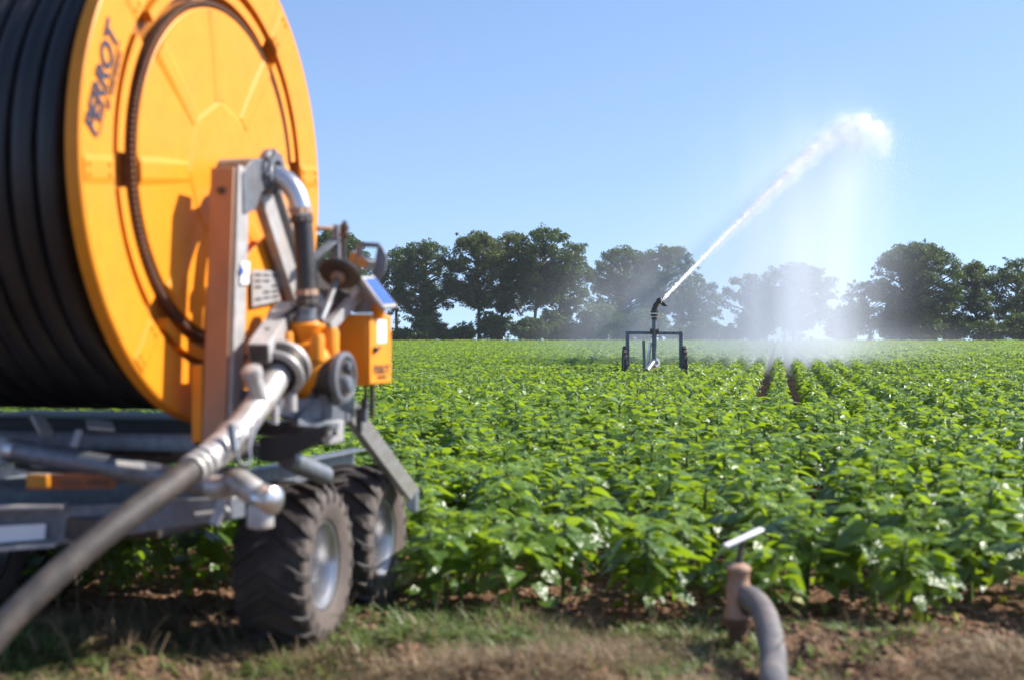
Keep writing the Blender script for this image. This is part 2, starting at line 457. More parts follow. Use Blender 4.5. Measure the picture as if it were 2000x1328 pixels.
# keep the ground under the reel's wheels free
ml = (px - OX) * LX + (py - OY) * LY; mt = (px - OX) * DX + (py - OY) * DY
wheelzone = (((np.abs(ml - .20) < .30) | (np.abs(ml + 1.9) < .30)) & (mt < 1.95)) 
cartx, carty = 4.0, 40.0
keep = ~wheelzone
pos, px, py, pz, size, wide, prot, uu, inview = [a[keep] for a in (pos, px, py, pz, size, wide, prot, uu, inview)]
order = np.argsort(py + (~inview) * 1e6)
front = order[:300]
isfront = np.zeros(len(pos), bool); isfront[front] = True

VAR = []
for i in range(9):
    (sv, sf), (lv, lf, lm) = plant(100 + i, 2, 36)
    sm = quads_mesh("plant_stem", sv, sf, [M['stem']], smooth=True)
    lmsh = quads_mesh("plant_leaves", lv, lf, [M['leaf'], M['young'], M['oldleaf']], lm, smooth=True)
    VAR.append((sm, lmsh))
def plant_label(i):
    s, x = pos[i, 2], px[i]
    edge = s < ROW0 + .45
    u = uu[i]
    if edge:
        if u < 460: return "sunflower plant at the field edge in the shade under the reel chassis"
        if u < 800: return "sunflower plant at the field edge beside the twin tyres"
        if u < 1350: return "sunflower plant at the bare soil edge between the tyres and the hydrant valve"
        if u < 1560: return "sunflower plant at the field edge right behind the hydrant valve"
        return "sunflower plant at the field edge beyond the hydrant valve, away from the reel"
    if u < 460: return "sunflower plant inside the field, seen below or behind the reel's drum"
    if u < 800: return "sunflower plant inside the field, behind the reel's wheels and control box"
    deep = s < ROW0 + 2.2
    if u < 1350: return "low sunflower plant just inside the field between reel and valve" if deep else "sunflower plant deeper in the field between reel and valve"
    if u < 1560: return "low sunflower plant just inside the field past the valve handle" if deep else "sunflower plant deeper in the field past the valve handle"
    return "low sunflower plant just inside the field on the valve's far side" if deep else "sunflower plant deeper in the field on the valve's far side"
for j, i in enumerate(front):
    sm, lmsh = VAR[int(rng.integers(len(VAR)))]
    e = bpy.data.objects.new("sunflower_plant", None); e.empty_display_size = .1
    link(e); e.location = (px[i], py[i], pz[i]); e.rotation_euler = (0, 0, prot[i])
    e.scale = (size[i] * wide[i], size[i] * wide[i], size[i])
    tag(e, plant_label(i), "plant", "sunflower plants along the front of the field")
    link(bpy.data.objects.new("stem", sm), e); link(bpy.data.objects.new("foliage", lmsh), e)

def scatter(idx, templates):
    Vs, Qs, Ms = [], [], []; off = 0
    pick = rng.integers(len(templates), size=len(idx))
    for k, (tv, tf, tm) in enumerate(templates):
        ii = idx[pick == k]
        if len(ii) == 0: continue
        c, s = np.cos(prot[ii]), np.sin(prot[ii]); w = size[ii] * wide[ii]
        X = (tv[None, :, 0] * c[:, None] - tv[None, :, 1] * s[:, None]) * w[:, None] + px[ii][:, None]
        Y = (tv[None, :, 0] * s[:, None] + tv[None, :, 1] * c[:, None]) * w[:, None] + py[ii][:, None]
        Z = tv[None, :, 2] * size[ii][:, None] + pz[ii][:, None]
        Vs.append(np.stack([X, Y, Z], 2).reshape(-1, 3))
        Qs.append((tf[None] + (np.arange(len(ii)) * len(tv))[:, None, None] + off).reshape(-1, 4))
        Ms.append(np.tile(tm, len(ii))); off += len(ii) * len(tv)
    return np.concatenate(Vs), np.concatenate(Qs), np.concatenate(Ms)
def whole(seed, res, nleaf):
    (sv, sf), (lv, lf, lm) = plant(seed, res, nleaf)
    if len(sv) == 0: return lv, lf, lm
    return np.concatenate([lv, sv]), np.concatenate([lf, sf + len(lv)]), np.concatenate([lm, np.full(len(sf), 3)])
rest = np.where(~isfront)[0]
bands = [((0, 26), [whole(200 + i, 1, 33) for i in range(8)]), ((26, 62), [whole(300 + i, 1, 20) for i in range(7)]), ((62, 999), [whole(400 + i, 0, 14) for i in range(8)])]
Vs, Qs, Ms = [], [], []; off = 0
for (a, b), tpl in bands:
    ii = rest[(py[rest] >= a) & (py[rest] < b)]
    v, q, m = scatter(ii, tpl); Vs.append(v); Qs.append(q + off); Ms.append(m); off += len(v)
crop = bpy.data.objects.new("sunflower_crop", quads_mesh("sunflower_crop", np.concatenate(Vs), np.concatenate(Qs), [M['leaf'], M['young'], M['oldleaf'], M['stem']], np.concatenate(Ms), smooth=True))
tag(link(crop), "wide green field of young sunflowers running back to the trees", "crop", kind="stuff")
# ------------------------------------------------------------------ trees of the hedgerow
def leaf_cloud(centres, radii, counts, size, rg, flat=.75):
    n = int(sum(counts))
    c = np.repeat(np.array(centres), counts, 0); r = np.repeat(np.array(radii), counts)
    d = rg.normal(size=(n, 3)); d /= np.linalg.norm(d, axis=1)[:, None]
    p = c + d * (r * rg.random(n) ** .45)[:, None] * np.array([1, 1, flat])
    nrm = rg.normal(size=(n, 3)) + d * .5 + np.array([0, 0, .5]); nrm /= np.linalg.norm(nrm, axis=1)[:, None]
    t = np.cross(nrm, rg.normal(size=(n, 3))); t /= np.linalg.norm(t, axis=1)[:, None]
    b = np.cross(nrm, t); s = size * rg.uniform(.6, 1.35, n)[:, None]
    V = np.stack([p - t * s, p + b * s * .62, p + t * s, p - b * s * .62], 1).reshape(-1, 3)
    return V, np.arange(4 * n).reshape(n, 4)

def tree(name, label, group, u, vtop, hw, ubase, vcrown, d, leaf, seed, dens=1.0, trunk_r=.28, cat="tree", bare=False, lobes=None):
    """u, vtop, hw: crown centre, top and half width as the photo shows them at distance d; vcrown: where the crown begins"""
    rg = np.random.default_rng(seed); rr = random.Random(seed)
    base = at(ubase, 664, d); base.z = float(ground(base.x, base.y)) - .05
    k = d / F
    H = EYE + (664 - vtop) * k - base.z
    cb = EYE + (664 - vcrown) * k - base.z
    cx = (u - ubase) * k; W = hw * k
    e = empty(name, base)
    tag(e, label, cat, group)
    zc = cb + (H - cb) * .52; hz = (H - cb) * .5
    # foliage masses inside an uneven envelope
    lob = [(rr.uniform(0, 6.28), rr.uniform(.78, 1.18)) for _ in range(7)]
    def env(az):
        return sum(w * max(0, math.cos(az - a)) ** 4 for a, w in lob) / max(1e-3, sum(max(0, math.cos(az - a)) ** 4 for a, w in lob))
    cen, rad, cnt = [], [], []
    ntip = int(150 * dens * max(.45, (W * hz) / 17))
    tries = 0; kr = .50 + .018 * H
    while len(cen) < ntip and tries < 9000:
        tries += 1
        az = rr.uniform(0, 6.28); q = rr.random() ** .42; zz = rr.uniform(-1, 1)
        prof = math.sqrt(max(0, 1 - abs(zz) ** 2.6)) * (1.0 if zz > -.3 else .9)
        rad_h = W * 1.12 * prof * q * env(az)
        p = (cx * min(1, .4 + .6 * (zz + 1)) + rad_h * math.cos(az), rad_h * math.sin(az) * .75, zc + zz * hz * .95)
        r = rr.uniform(.6, 1.3) * kr
        if any((p[0] - c[0]) ** 2 + (p[1] - c[1]) ** 2 + (p[2] - c[2]) ** 2 < (.80 * r) ** 2 for c in cen): continue
        cen.append(p); rad.append(r); cnt.append(int(300 * r * r * rr.uniform(.5, 1.15)))
    nmain = len(cen)
    if cat == 'tree':
        for _ in range(7):
            r = rr.uniform(.5, .9) * kr; z_ = rr.uniform(.45 * cb, cb + .4); cen.append((cx * .3 + rr.gauss(0, W * .30), rr.gauss(0, W * .25), z_)); rad.append(r); cnt.append(int(230 * r * r))
    for _ in range(int(ntip * .9)):      # stray sprays at the rim
        c = rr.choice(cen[:nmain]); cen.append((c[0] + rr.uniform(-.9, .9), c[1] + rr.uniform(-.8, .8), c[2] + rr.uniform(-.8, .75))); rad.append(rr.uniform(.25, .5)); cnt.append(rr.randint(16, 40))
    v, q = leaf_cloud(cen, rad, cnt, .125, rg)
    o = bpy.data.objects.new("crown", quads_mesh("crown", v, q, [M[leaf]])); link(o, e)
    mb = MB(); tz = cb + (H - cb) * .72
    wob = [rr.uniform(-.3, .3) for _ in range(4)]
    def tp(t): return Vector((cx * t * t * .9 + wob[0] * math.sin(3 * t + wob[1] * 5) * .8 * t, wob[2] * t, tz * t))
    mb.tube([tp(t / 8) for t in range(9)], [trunk_r * .85 * (1.4 if t == 0 else 1) * (1 - .085 * t) for t in range(9)], 8)
    tips = rr.sample(range(ntip), min(len(cen), int(ntip * .75)) if ntip <= len(cen) else 5)
    for i in tips:
        c = Vector(cen[i]); hd = math.hypot(c.x - tp(c.z / tz if c.z < tz else 1).x, c.y)
        t0 = max(.28, min(.96, (c.z - hd * .55) / tz)); a = tp(t0)
        mid = (a + c) / 2 + Vector((rr.uniform(-.3, .3), rr.uniform(-.3, .3), rr.uniform(.0, .5)))
        r0 = max(.035, min(trunk_r * .5, .022 * (c - a).length + .03))
        mb.tube([a, a.lerp(mid, .5) + Vector((0, 0, .1)), mid, mid.lerp(c, .55), c], [r0, r0 * .85, r0 * .65, r0 * .4, .015], 5, cap=False)
    mb.build("trunk", M['bark'], e, smooth=60)
    return e

TG = "oaks of the hedgerow behind the field"
tree("oak_tree", "oak mostly hidden behind the hose reel, only its top showing", TG, 655, 455, 71, 660, 628, 176, 'oak', 1)
tree("oak_tree", "narrow dark oak showing just beside the solar panel", TG, 772, 490, 39, 775, 604, 178, 'oak', 2)
tree("oak_tree", "round dark oak, first full one beside the yellow control box", TG, 832, 474, 62, 828, 628, 174, 'oak', 3)
tree("oak_tree", "tall oak with brownish crown and straight bare trunk, sky showing beside it", TG, 925, 456, 57, 936, 613, 172, 'oak2', 4)
tree("oak_tree", "brown-tinged oak squeezed between two taller neighbours", TG, 1000, 457, 54, 978, 618, 176, 'oak2', 5)
tree("oak_tree", "tallest oak left of the spray, forked branches over a gap of sky", TG, 1068, 448, 63, 1043, 604, 173, 'oak', 6)
tree("oak_tree", "dark oak standing at the edge of the drifting mist", TG, 1112, 497, 43, 1088, 628, 175, 'oak', 7)
tree("oak_tree", "misty wide oak directly behind the sprinkler gun, crown split in lobes", TG, 1218, 488, 75, 1215, 638, 180, 'oak', 8)
tree("oak_tree", "misty tall oak behind the start of the water jet", TG, 1305, 484, 65, 1290, 618, 179, 'oak', 9)
tree("oak_tree", "misty oak with drooping side branches right of the sprinkler gun", TG, 1358, 545, 52, 1365, 648, 176, 'oak', 10)
tree("oak_tree", "faint oak with ragged outline beside the white water curtain", TG, 1462, 540, 45, 1470, 628, 180, 'oak', 11)
tree("oak_tree", "big domed oak almost lost behind the white water curtain", TG, 1555, 520, 75, 1550, 650, 178, 'oak', 12, dens=1.3)
tree("oak_tree", "low bushy oak where the mist thins out", TG, 1655, 600, 36, 1655, 650, 176, 'bush', 13, trunk_r=.15)
tree("oak_tree", "small pale-topped oak leaning out in front of the big green oak", TG, 1692, 556, 39, 1700, 650, 173, 'oak', 14, trunk_r=.18)
tree("oak_tree", "biggest dark green oak, clear of the mist, leafy almost to the ground", TG, 1790, 477, 87, 1790, 650, 171, 'oak', 15, dens=1.35, trunk_r=.35)
tree("oak_tree", "medium oak with thin lower crown next to the biggest oak", TG, 1905, 517, 59, 1908, 638, 173, 'oak', 16)
tree("oak_tree", "oak cut off by the picture's edge, last of the tree line", TG, 1990, 508, 54, 1985, 648, 174, 'oak', 17)
BG = "bushes along the foot of the hedgerow"
def bush(label, u, vtop, hw, d, leaf, seed):
    tree("bush", label, BG, u, vtop, hw, u, 664, d, leaf, seed, dens=1.5, trunk_r=.06, cat="bush")
bush("rounded dull green bush under the tallest oak left of the spray", 1036, 626, 36, 168, 'oak', 31)
bush("low dark bush at the foot of the oak next to the control box", 790, 648, 34, 170, 'oak', 32)
bush("small dark bush between the two brown-tinged oaks", 968, 618, 26, 171, 'oak', 33)
bush("light green bush in the mist behind the sprinkler's pipe frame", 1172, 598, 42, 170, 'bush', 34)
bush("wide dark bush between the mist edge and the light green bush", 1110, 634, 40, 171, 'oak', 35)
bush("pale misty bush directly behind the sprinkler cart", 1258, 610, 40, 172, 'bush', 36)
bush("faint low bush in the bright gap beside the water curtain", 1420, 645, 30, 174, 'oak', 37)
bush("dark bush at the base of the biggest oak, nearer the water curtain", 1650, 632, 30, 170, 'oak', 38)
bush("yellowish bush at the right foot of the biggest oak", 1818, 622, 24, 168, 'bush', 39)
bush("dark leafy bush filling the foot of the last oaks", 1935, 630, 48, 170, 'oak', 40)
bush("dark shrub at the foot of the first full oak", 838, 622, 26, 171, 'oak', 43)
bush("dark shrub between the round dark oak and the brownish one", 905, 640, 22, 170, 'oak', 44)
bush("tall dark shrub against the dark oak at the mist edge", 1078, 612, 26, 172, 'oak', 45)
bush("misty shrub under the wide oak behind the gun", 1212, 628, 30, 172, 'oak', 46)
bush("misty shrub at the foot of the oak with drooping branches", 1378, 632, 26, 172, 'oak', 47)
bush("faint tall shrub joined to the ragged oak beside the curtain", 1475, 610, 34, 174, 'oak', 48)
bush("dark shrub at the left foot of the biggest oak", 1742, 608, 32, 170, 'oak', 49)
bush("dark shrub right under the biggest oak", 1796, 628, 34, 169, 'oak', 50)
bush("dark shrub between the biggest oak and the medium one", 1862, 618, 26, 171, 'oak', 51)
bush("dark shrub under the last oak at the picture's edge", 1990, 616, 34, 170, 'oak', 52)
bush("low shrub below the solar panel's corner", 815, 650, 26, 169, 'oak', 53)
bush("scrubby bush in the sky gap under the leaning misty oak", 1330, 640, 34, 173, 'oak', 41)
bush("low bush behind the control box, foot of the narrow oak", 880, 652, 26, 171, 'oak', 42)

# ------------------------------------------------------------------ the hose reel
CZ = 2.285; RD = 1.173; DC = .02; ROT = R(5.5)
reel = empty("hose_reel", (OX, OY, 0), -TH)
tag(reel, "large orange irrigation hose reel on a galvanised twin-axle chassis", "hose reel")
X = Vector((1, 0, 0))
def dp(r, a, x): return Vector((x, DC + r * math.cos(a), CZ + r * math.sin(a)))   # point on the drum face
# drum: two flanges and a core
mb = MB()
for side, x0 in ((1, 0.0), (-1, -1.30)):
    s = side; rq = RD if side == 1 else 1.05
    mb.lathe([(rq, x0 - .07 * s), (rq + .006, x0 - .062 * s), (rq + .006, x0 - .006 * s), (rq - .004, x0), (.936, x0), (.932, x0 - .003 * s), (.932, x0 - .066 * s), (.762, x0 - .066 * s), (.762, x0 + .006 * s), (.756, x0 + .010 * s), (.36, x0 + .016 * s), (.10, x0 + .016 * s), (.10, x0 - .075 * s), (rq - .05, x0 - .075 * s), (rq, x0 - .07 * s)], (0, DC, CZ), X, 128)
mb.lathe([(.62, -.05), (.62, -1.26)], (0, DC, CZ), X, 64)
drum = mb.build("drum", M['yellow'], reel, smooth=25)
cn = MB(); cn.lathe([(.9305, -.004), (.929, -.058), (.766, -.058), (.764, .004)], (0, DC, CZ), X, 128); cn.build('chain_channel', M['chain_brown'], drum, smooth=25)
# raised slotted ring with gaps at the spokes
for k in range(8):
    a = ROT + k * math.pi / 4
    g = MB(); n = 22; a0, a1 = a + .085, a + math.pi / 4 - .085
    vs = []
    for j in range(n + 1):
        t = a0 + (a1 - a0) * j / n
        vs += [dp(.838, t, -.057), dp(.838, t, -.006), dp(.890, t, -.006), dp(.890, t, -.057)]
    fs = [(j * 4 + i, j * 4 + i + 1, j * 4 + 5 + i, j * 4 + 4 + i) for j in range(n) for i in range(3)] + [(0, 1, 2, 3), (n * 4 + 3, n * 4 + 2, n * 4 + 1, n * 4)]
    g.add(vs, fs); g.build("rim_segment", M['yellow'], drum)
    # folded rib: a ridge line with two sloping faces
    rb = MB(); w = .060
    def rib(r0, r1, x, h, w0, w1):
        e = Vector((0, math.cos(a), math.sin(a))); t = Vector((0, -math.sin(a), math.cos(a))); o = Vector((x, DC, CZ))
        vs = [o + e * r0 + t * w0, o + e * r0 + t * (w0 * .55) + X * h, o + e * r0 - t * (w0 * .55) + X * h, o + e * r0 - t * w0,
              o + e * r1 + t * w1, o + e * r1 + t * (w1 * .55) + X * h, o + e * r1 - t * (w1 * .55) + X * h, o + e * r1 - t * w1]
        rb.add(vs, [(0, 1, 5, 4), (1, 2, 6, 5), (2, 3, 7, 6), (0, 3, 2, 1), (4, 5, 6, 7)])
    rib(.335, .752, .0125, .009, w, w); rib(.94, 1.155, .0005, .006, w, w)
    for s in (-1, 1):
        for rr_ in (.97, 1.12):
            e = Vector((0, math.cos(a), math.sin(a))); t = Vector((0, -math.sin(a), math.cos(a)))
            rb.lathe([(.001, .012), (.011, .012), (.011, .003)], Vector((0, DC, CZ)) + e * rr_ + t * s * .02, X, 8)
    rb.build("rib", M['yellow'], drum, smooth=0)
hp = MB()
oct_ = [dp(.345, ROT + k * math.pi / 4, .016) for k in range(8)]
oct_i = [dp(.322, ROT + k * math.pi / 4, .0225) for k in range(8)]
hp.add(oct_ + oct_i, [(k, (k + 1) % 8, 8 + (k + 1) % 8, 8 + k) for k in range(8)] + [tuple(range(8, 16))])
hp.build("hub_plate", M['yellow'], drum, smooth=0)
# drive chain around the inner plate
ch = MB()
for k in range(190):
    a = k * 2 * math.pi / 190
    e = Vector((0, math.cos(a), math.sin(a))); t = Vector((0, -math.sin(a), math.cos(a)))
    ch.box(Vector((-.014, DC, CZ)) + e * .786, (.034, .013, .020), Matrix((X, t, e)).transposed())
ch.lathe([(.768, -.057), (.776, -.057), (.776, -.022), (.768, -.022)], (0, DC, CZ), X, 128)
ch.build("drive_chain", M['rust'], drum, smooth=0)

def text(body, parent, name, m, o, ex, ey, size, ext=.0015, shear=0.0, bold=0.0, sx=1.0):
    cu = bpy.data.curves.new(name, 'FONT'); cu.body = body; cu.size = size; cu.extrude = ext; cu.shear = shear; cu.offset = bold
    cu.align_x = 'CENTER'; cu.align_y = 'CENTER'; cu.materials.append(m)
    ob = bpy.data.objects.new(name, cu); link(ob)
    dg = bpy.context.evaluated_depsgraph_get()
    me = bpy.data.meshes.new_from_object(ob.evaluated_get(dg)); bpy.data.objects.remove(ob)
    ex = Vector(ex).normalized(); ey = Vector(ey).normalized(); ez = ex.cross(ey)
    T = Matrix(((ex.x * sx, ey.x, ez.x, o[0]), (ex.y * sx, ey.y, ez.y, o[1]), (ex.z * sx, ey.z, ez.z, o[2]), (0, 0, 0, 1)))
    me.transform(T); me.name = name
    return link(bpy.data.objects.new(name, me), parent)
ang = math.atan2(.453, .168); ex = Vector((0, math.cos(ang), math.sin(ang))); ey = Vector((0, -math.sin(ang), math.cos(ang)))
tcen = Vector((.004, -.993, 2.537))
text("PERROT", drum, "lettering", M['ink'], tcen + ey * .012, ex, ey, .128, shear=.28, bold=.0035, sx=1.03)
text("BY  REGNERBAU", drum, "small_lettering", M['ink'], tcen - ey * .072 + ex * .05, ex, ey, .033, shear=.2, sx=1.1)
ul = MB(); ul.beam(tcen - ey * .045 - ex * .22, tcen - ey * .045 + ex * .22, .004, .003, up=(1, 0, 0)); ul.build("underline", M['ink'], drum)

# hose wound on the drum, one spiral
pts = []; rh = .059; nt_ = 10; per = 64
for i in range(nt_ * per + 1):
    a = 2 * math.pi * i / per; pts.append(dp(1.062, a, -.145 - .121 * i / per))
mb = MB(); mb.tube(pts, rh, 10)
pts = [dp(.952, 2 * math.pi * i / per + .5, -.20 - .121 * i / per) for i in range(9 * per + 1)]
mb.tube(pts, rh, 8)
mb.build("coiled_hose", M['pehose'], reel, smooth=60)
# grey hose guide arching over the far side of the coil
mb = MB(); mb.tube([dp(1.22, R(100 + 9 * i), -.92) for i in range(14)], .035, 10)
mb.build("hose_guide", M['galv'], reel)

# A-frame that carries the axle
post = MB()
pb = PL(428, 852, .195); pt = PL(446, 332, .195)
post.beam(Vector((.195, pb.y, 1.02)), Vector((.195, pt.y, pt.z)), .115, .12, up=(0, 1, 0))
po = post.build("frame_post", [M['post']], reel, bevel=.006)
fl = MB()
fl.beam(Vector((.262, pb.y + .012, 1.05)), Vector((.262, pt.y + .012, pt.z + .01)), .016, .11, up=(0, 1, 0))
fl.build("post_lit_side", M['galv_white'], po, bevel=.003)  # pale plate paints the sunlit right side of the post
bh = MB(); c = PL(443, 375, .195); bh.lathe([(.0, -.002), (.016, -.002), (.016, .02)], (c.x, c.y - .066, c.z), (0, 1, 0), 12); bh.build("bolt_hole", M['dark'], po)
br = MB()
br.beam(Vector((.225, -.04, CZ - .03)), Vector((.225, .86, 1.15)), .15, .05, up=(1, 0, 0)); br.beam(Vector((.252, .03, CZ - .0)), Vector((.252, .93, 1.16)), .012, .055, up=(1, 0, 0))
br.build("diagonal_brace", M['galv_white'], reel, bevel=.003)
ap = MB()
ap.plate([PL(468, 338, .262), PL(486, 314, .262), PL(524, 306, .262), PL(534, 350, .262), PL(505, 376, .262), PL(493, 412, .262), PL(470, 418, .262)], X, .016)
ap.lathe([(.062, -.26), (.062, .0), (.10, .005), (.10, .03), (.085, .035)], (.262, 0, CZ), X, 28)
ap.build("axle_bracket", M['galv'], reel, bevel=.003)
# sheet behind the frame with the data plate
gp = MB(); gp.plate([PL(478, 500, .17), PL(560, 415, .17), PL(600, 430, .17), PL(600, 690, .17), PL(470, 690, .17)], X, .012)
gd = gp.build("guard_panel", M['yellow'], reel, bevel=.002)
lp = MB(); q = [PL(491, 527, .20), PL(546, 531, .20), PL(547, 588, .20), PL(492, 600, .20)]; lp.plate(q, X, .003); lpo = lp.build("data_plate", M['galv_white'], gd)
tx = MB()
for r_ in range(5):
    for c_ in range(3):
        if (r_ + c_) % 4 == 3: continue
        p0 = q[0].lerp(q[3], .14 + .17 * r_).lerp(q[1].lerp(q[2], .14 + .17 * r_), .08 + .3 * c_); p1 = q[0].lerp(q[3], .14 + .17 * r_).lerp(q[1].lerp(q[2], .14 + .17 * r_), .30 + .3 * c_)
        tx.beam(p0 + X * .0045, p1 + X * .0045, .010, .002, up=X)
tx.build("plate_print", M['ink'], lpo)
s1 = MB(); s1.plate([(.2785, PL(468, 512, .27).y, PL(468, 512, .27).z), (.2785, PL(484, 512, .27).y, PL(484, 512, .27).z), (.2785, PL(482, 556, .27).y, PL(482, 556, .27).z), (.2785, PL(466, 556, .27).y, PL(466, 556, .27).z)], X, .002)
s1o = s1.build("sticker", M['white'], po)
s2 = MB(); c = PL(473, 530, .282); s2.lathe([(.0, .001), (.018, .001), (.018, 0)], c, X, 10); s2.build("sticker_print", M['blue'], s1o)

# elbow and rubber hose that feed the axle
el = MB()
ez1 = PS(588, 412, 0)
pth = []
for i in range(13):
    a = R(90 * i / 12); rx = ez1.x - .25; rz = .20
    pth.append(Vector((.25 + rx * math.sin(a), 0, CZ - .015 - rz * (1 - math.cos(a)))))
pth = [Vector((.20, 0, CZ - .015))] + pth + [Vector((ez1.x, 0, ez1.z + .02))]
el.tube(pth, .049, 24)
el_o = el.build("elbow_pipe", M['chrome'], reel, smooth=50)
fg = MB(); fg.lathe([(.06, 0), (.108, 0), (.108, .022), (.108, .03), (.085, .03), (.085, .052), (.052, .052)], (.258, 0, CZ - .005), X, 32)
for k in range(8):
    a = k * math.pi / 4 + .2; fg.lathe([(.0, .045), (.012, .045), (.012, .03)], (.258, .095 * math.cos(a), CZ - .005 + .095 * math.sin(a)), X, 6)
fg.build("flange", M['galv'], el_o, smooth=40)
hb = PS(600, 600, 0); ht = PS(588, 408, 0)
vh = MB(); vh.tube([ht, ht.lerp(hb, .3) + Vector((.006, 0, 0)), ht.lerp(hb, .7) + Vector((.004, 0, 0)), hb], .046, 22)
vh_o = vh.build("axle_hose", M['rubber'], reel)
for tt in (.03, .11, .86, .95):
    c = ht.lerp(hb, tt); dirn = (hb - ht).normalized()
    b_ = MB(); b_.lathe([(.046, -.014), (.0545, -.014), (.0545, .014), (.046, .014)], c, dirn, 28)
    b_.box(c + Vector((.012, -.058, 0)), (.034, .022, .026))
    b_.build("hose_clamp", M['dark'] if tt in (.11, .95) else M['brass'], vh_o)

# turbine gearbox
tz = PS(600, 640, 0)
gb = MB(); gx = tz.x
gb.lathe([(.0, .0), (.07, .0), (.085, .02), (.075, .05), (.06, .09), (.105, .13), (.125, .17), (.13, .25), (.115, .29), (.07, .33), (.055, .38), (.0, .38)], (gx - .01, 0.02, tz.z + .03), (0, 0, -1), 32)
gb.lathe([(.08, -.16), (.10, -.13), (.10, .02), (.06, .08)], (gx - .07, .0, tz.z - .15), (.35, 1, 0), 28)
for (dx, dy, dz, rr_, hh) in ((.075, -.06, -.03, .035, .12), (.095, .05, -.02, .04, .14), (-.06, -.09, .0, .03, .10)):
    gb.lathe([(.0, hh), (rr_ * .8, hh), (rr_, hh * .8), (rr_, 0)], (gx + dx, dy, tz.z + dz - .12), (0, 0, 1), 16)
for k in range(10):
    a = k * 2 * math.pi / 10; gb.lathe([(0, .02), (.012, .02), (.012, -.02)], (gx - .01 + .112 * math.cos(a), .02 + .112 * math.sin(a), tz.z - .15), (0, 0, 1), 6)
gbx = gb.build("gearbox", M['yellow'], reel, smooth=40)
nk = MB(); nk.lathe([(.05, -.03), (.05, .05), (.066, .055), (.066, .075), (.05, .08), (.05, .12)], (gx - .01, 0.01, tz.z - .03), (0, 0, 1), 24); nk.build("pipe_socket", M['galv'], gbx, smooth=40)
td = MB(); tc = PS(636, 736, .02)
td.lathe([(.03, -.17), (.088, -.165), (.092, -.15), (.092, .07), (.112, .07), (.112, .10), (.06, .10), (.055, .085), (.0, .085)], tc, (1, -.05, .0), 36)
tdo = td.build("turbine_drum", M['dark'], reel, smooth=40)
tr = MB(); tr.lathe([(.113, .072), (.118, .074), (.118, .104), (.098, .108), (.094, .102)], tc, (1, -.05, 0), 36)
tr.lathe([(.0, .13), (.03, .128), (.042, .11), (.042, .085)], tc + Vector((0, 0, -.03)), (1, -.05, 0), 20)
tr.lathe([(.0, .115), (.018, .113), (.022, .10), (.022, .085)], tc + Vector((0, .03, .055)), (1, -.05, 0), 12)
tr.build("turbine_ring", M['galv'], tdo, smooth=40)
# slanted square housing above the inlet
a_, b_ = A(505, 690, 6.15), A(561, 607, 6.75)
bx = MB(); bx.beam(a_, b_, .094, .088)
bxo = bx.build("motor_housing", M['galv_white'], reel, bevel=.004)
dv = (b_ - a_).normalized(); bxd = MB(); bxd.beam(a_ - dv * .005, a_ + dv * .03, .080, .074); bxd.build("housing_end", M['dark'], bxo)
sc_ = MB(); sc_.lathe([(0, .006), (.012, .006), (.012, 0)], a_.lerp(b_, .3) + Vector((0, 0, .046)), (0, 0, 1), 8); sc_.build("housing_bolt", M['dark'], bxo)
cb_ = MB(); cb_.tube(spline([a_ + Vector((-.06, .1, -.02)), a_ + Vector((-.09, .25, .10)), a_ + Vector((-.02, .42, .20)), b_ + Vector((-.03, .06, .03))], 6), .012, 8); cb_.build("cable", M['rubber'], bxo)

# inlet: flange, pipe with stub, clamps
fi = A(548, 722, 6.30); p1 = A(512, 780, 6.10); p2 = A(452, 858, 5.86); p3 = A(405, 896, 5.68)
ax = (p1 - fi).normalized()
ip = MB(); ip.tube([fi, p1, p2], [.062, .060, .060], 24)
ipo = ip.build("inlet_pipe", M['alu'], reel, smooth=50)
f2 = MB(); f2.lathe([(.06, -.03), (.115, -.03), (.115, -.008), (.10, -.008), (.10, .006), (.115, .006), (.115, .026), (.075, .03), (.066, .05)], fi, ax, 32); f2.build("inlet_flange", M['dark'], ipo, smooth=40)
f3 = MB(); f3.lathe([(.112, -.055), (.124, -.055), (.124, -.032), (.112, -.032)], fi, ax, 32); f3.lathe([(.112, .028), (.12, .03), (.12, .042), (.09, .045)], fi, ax, 32); f3.build("flange_ring", M['galv_white'], ipo, smooth=40)
st = A(492, 728, 6.0); st0 = A(510, 790, 6.05)
sb = MB(); sb.tube([st0, st], .036, 18); sb.build("stub_pipe", M['alu'], ipo, smooth=50)
sc2 = MB(); sc2.lathe([(.0, .03), (.03, .03), (.046, .018), (.046, -.014), (.036, -.018)], st, (st - st0).normalized(), 22); sc2.build("stub_cap", M['alu'], ipo, smooth=40)
cp = MB(); d2 = (p3 - p2).normalized()
cp.lathe([(.058, -.03), (.074, -.025), (.076, .0), (.066, .012), (.064, .10), (.062, .16), (.058, .22)], p2, d2, 28)
cp.build("coupling", M['alu'], reel, smooth=40)
lv = MB()
q0 = A(470, 850, 5.78)
lv.tube(spline([q0, A(462, 880, 5.74), A(470, 905, 5.74), A(488, 900, 5.78), A(487, 870, 5.8), A(505, 820, 5.9)], 5), .008, 8)
lv.tube([A(452, 830, 5.72), A(458, 880, 5.70)], .02, 8)
lv.build("coupling_latch", M['galv'], reel, smooth=40)

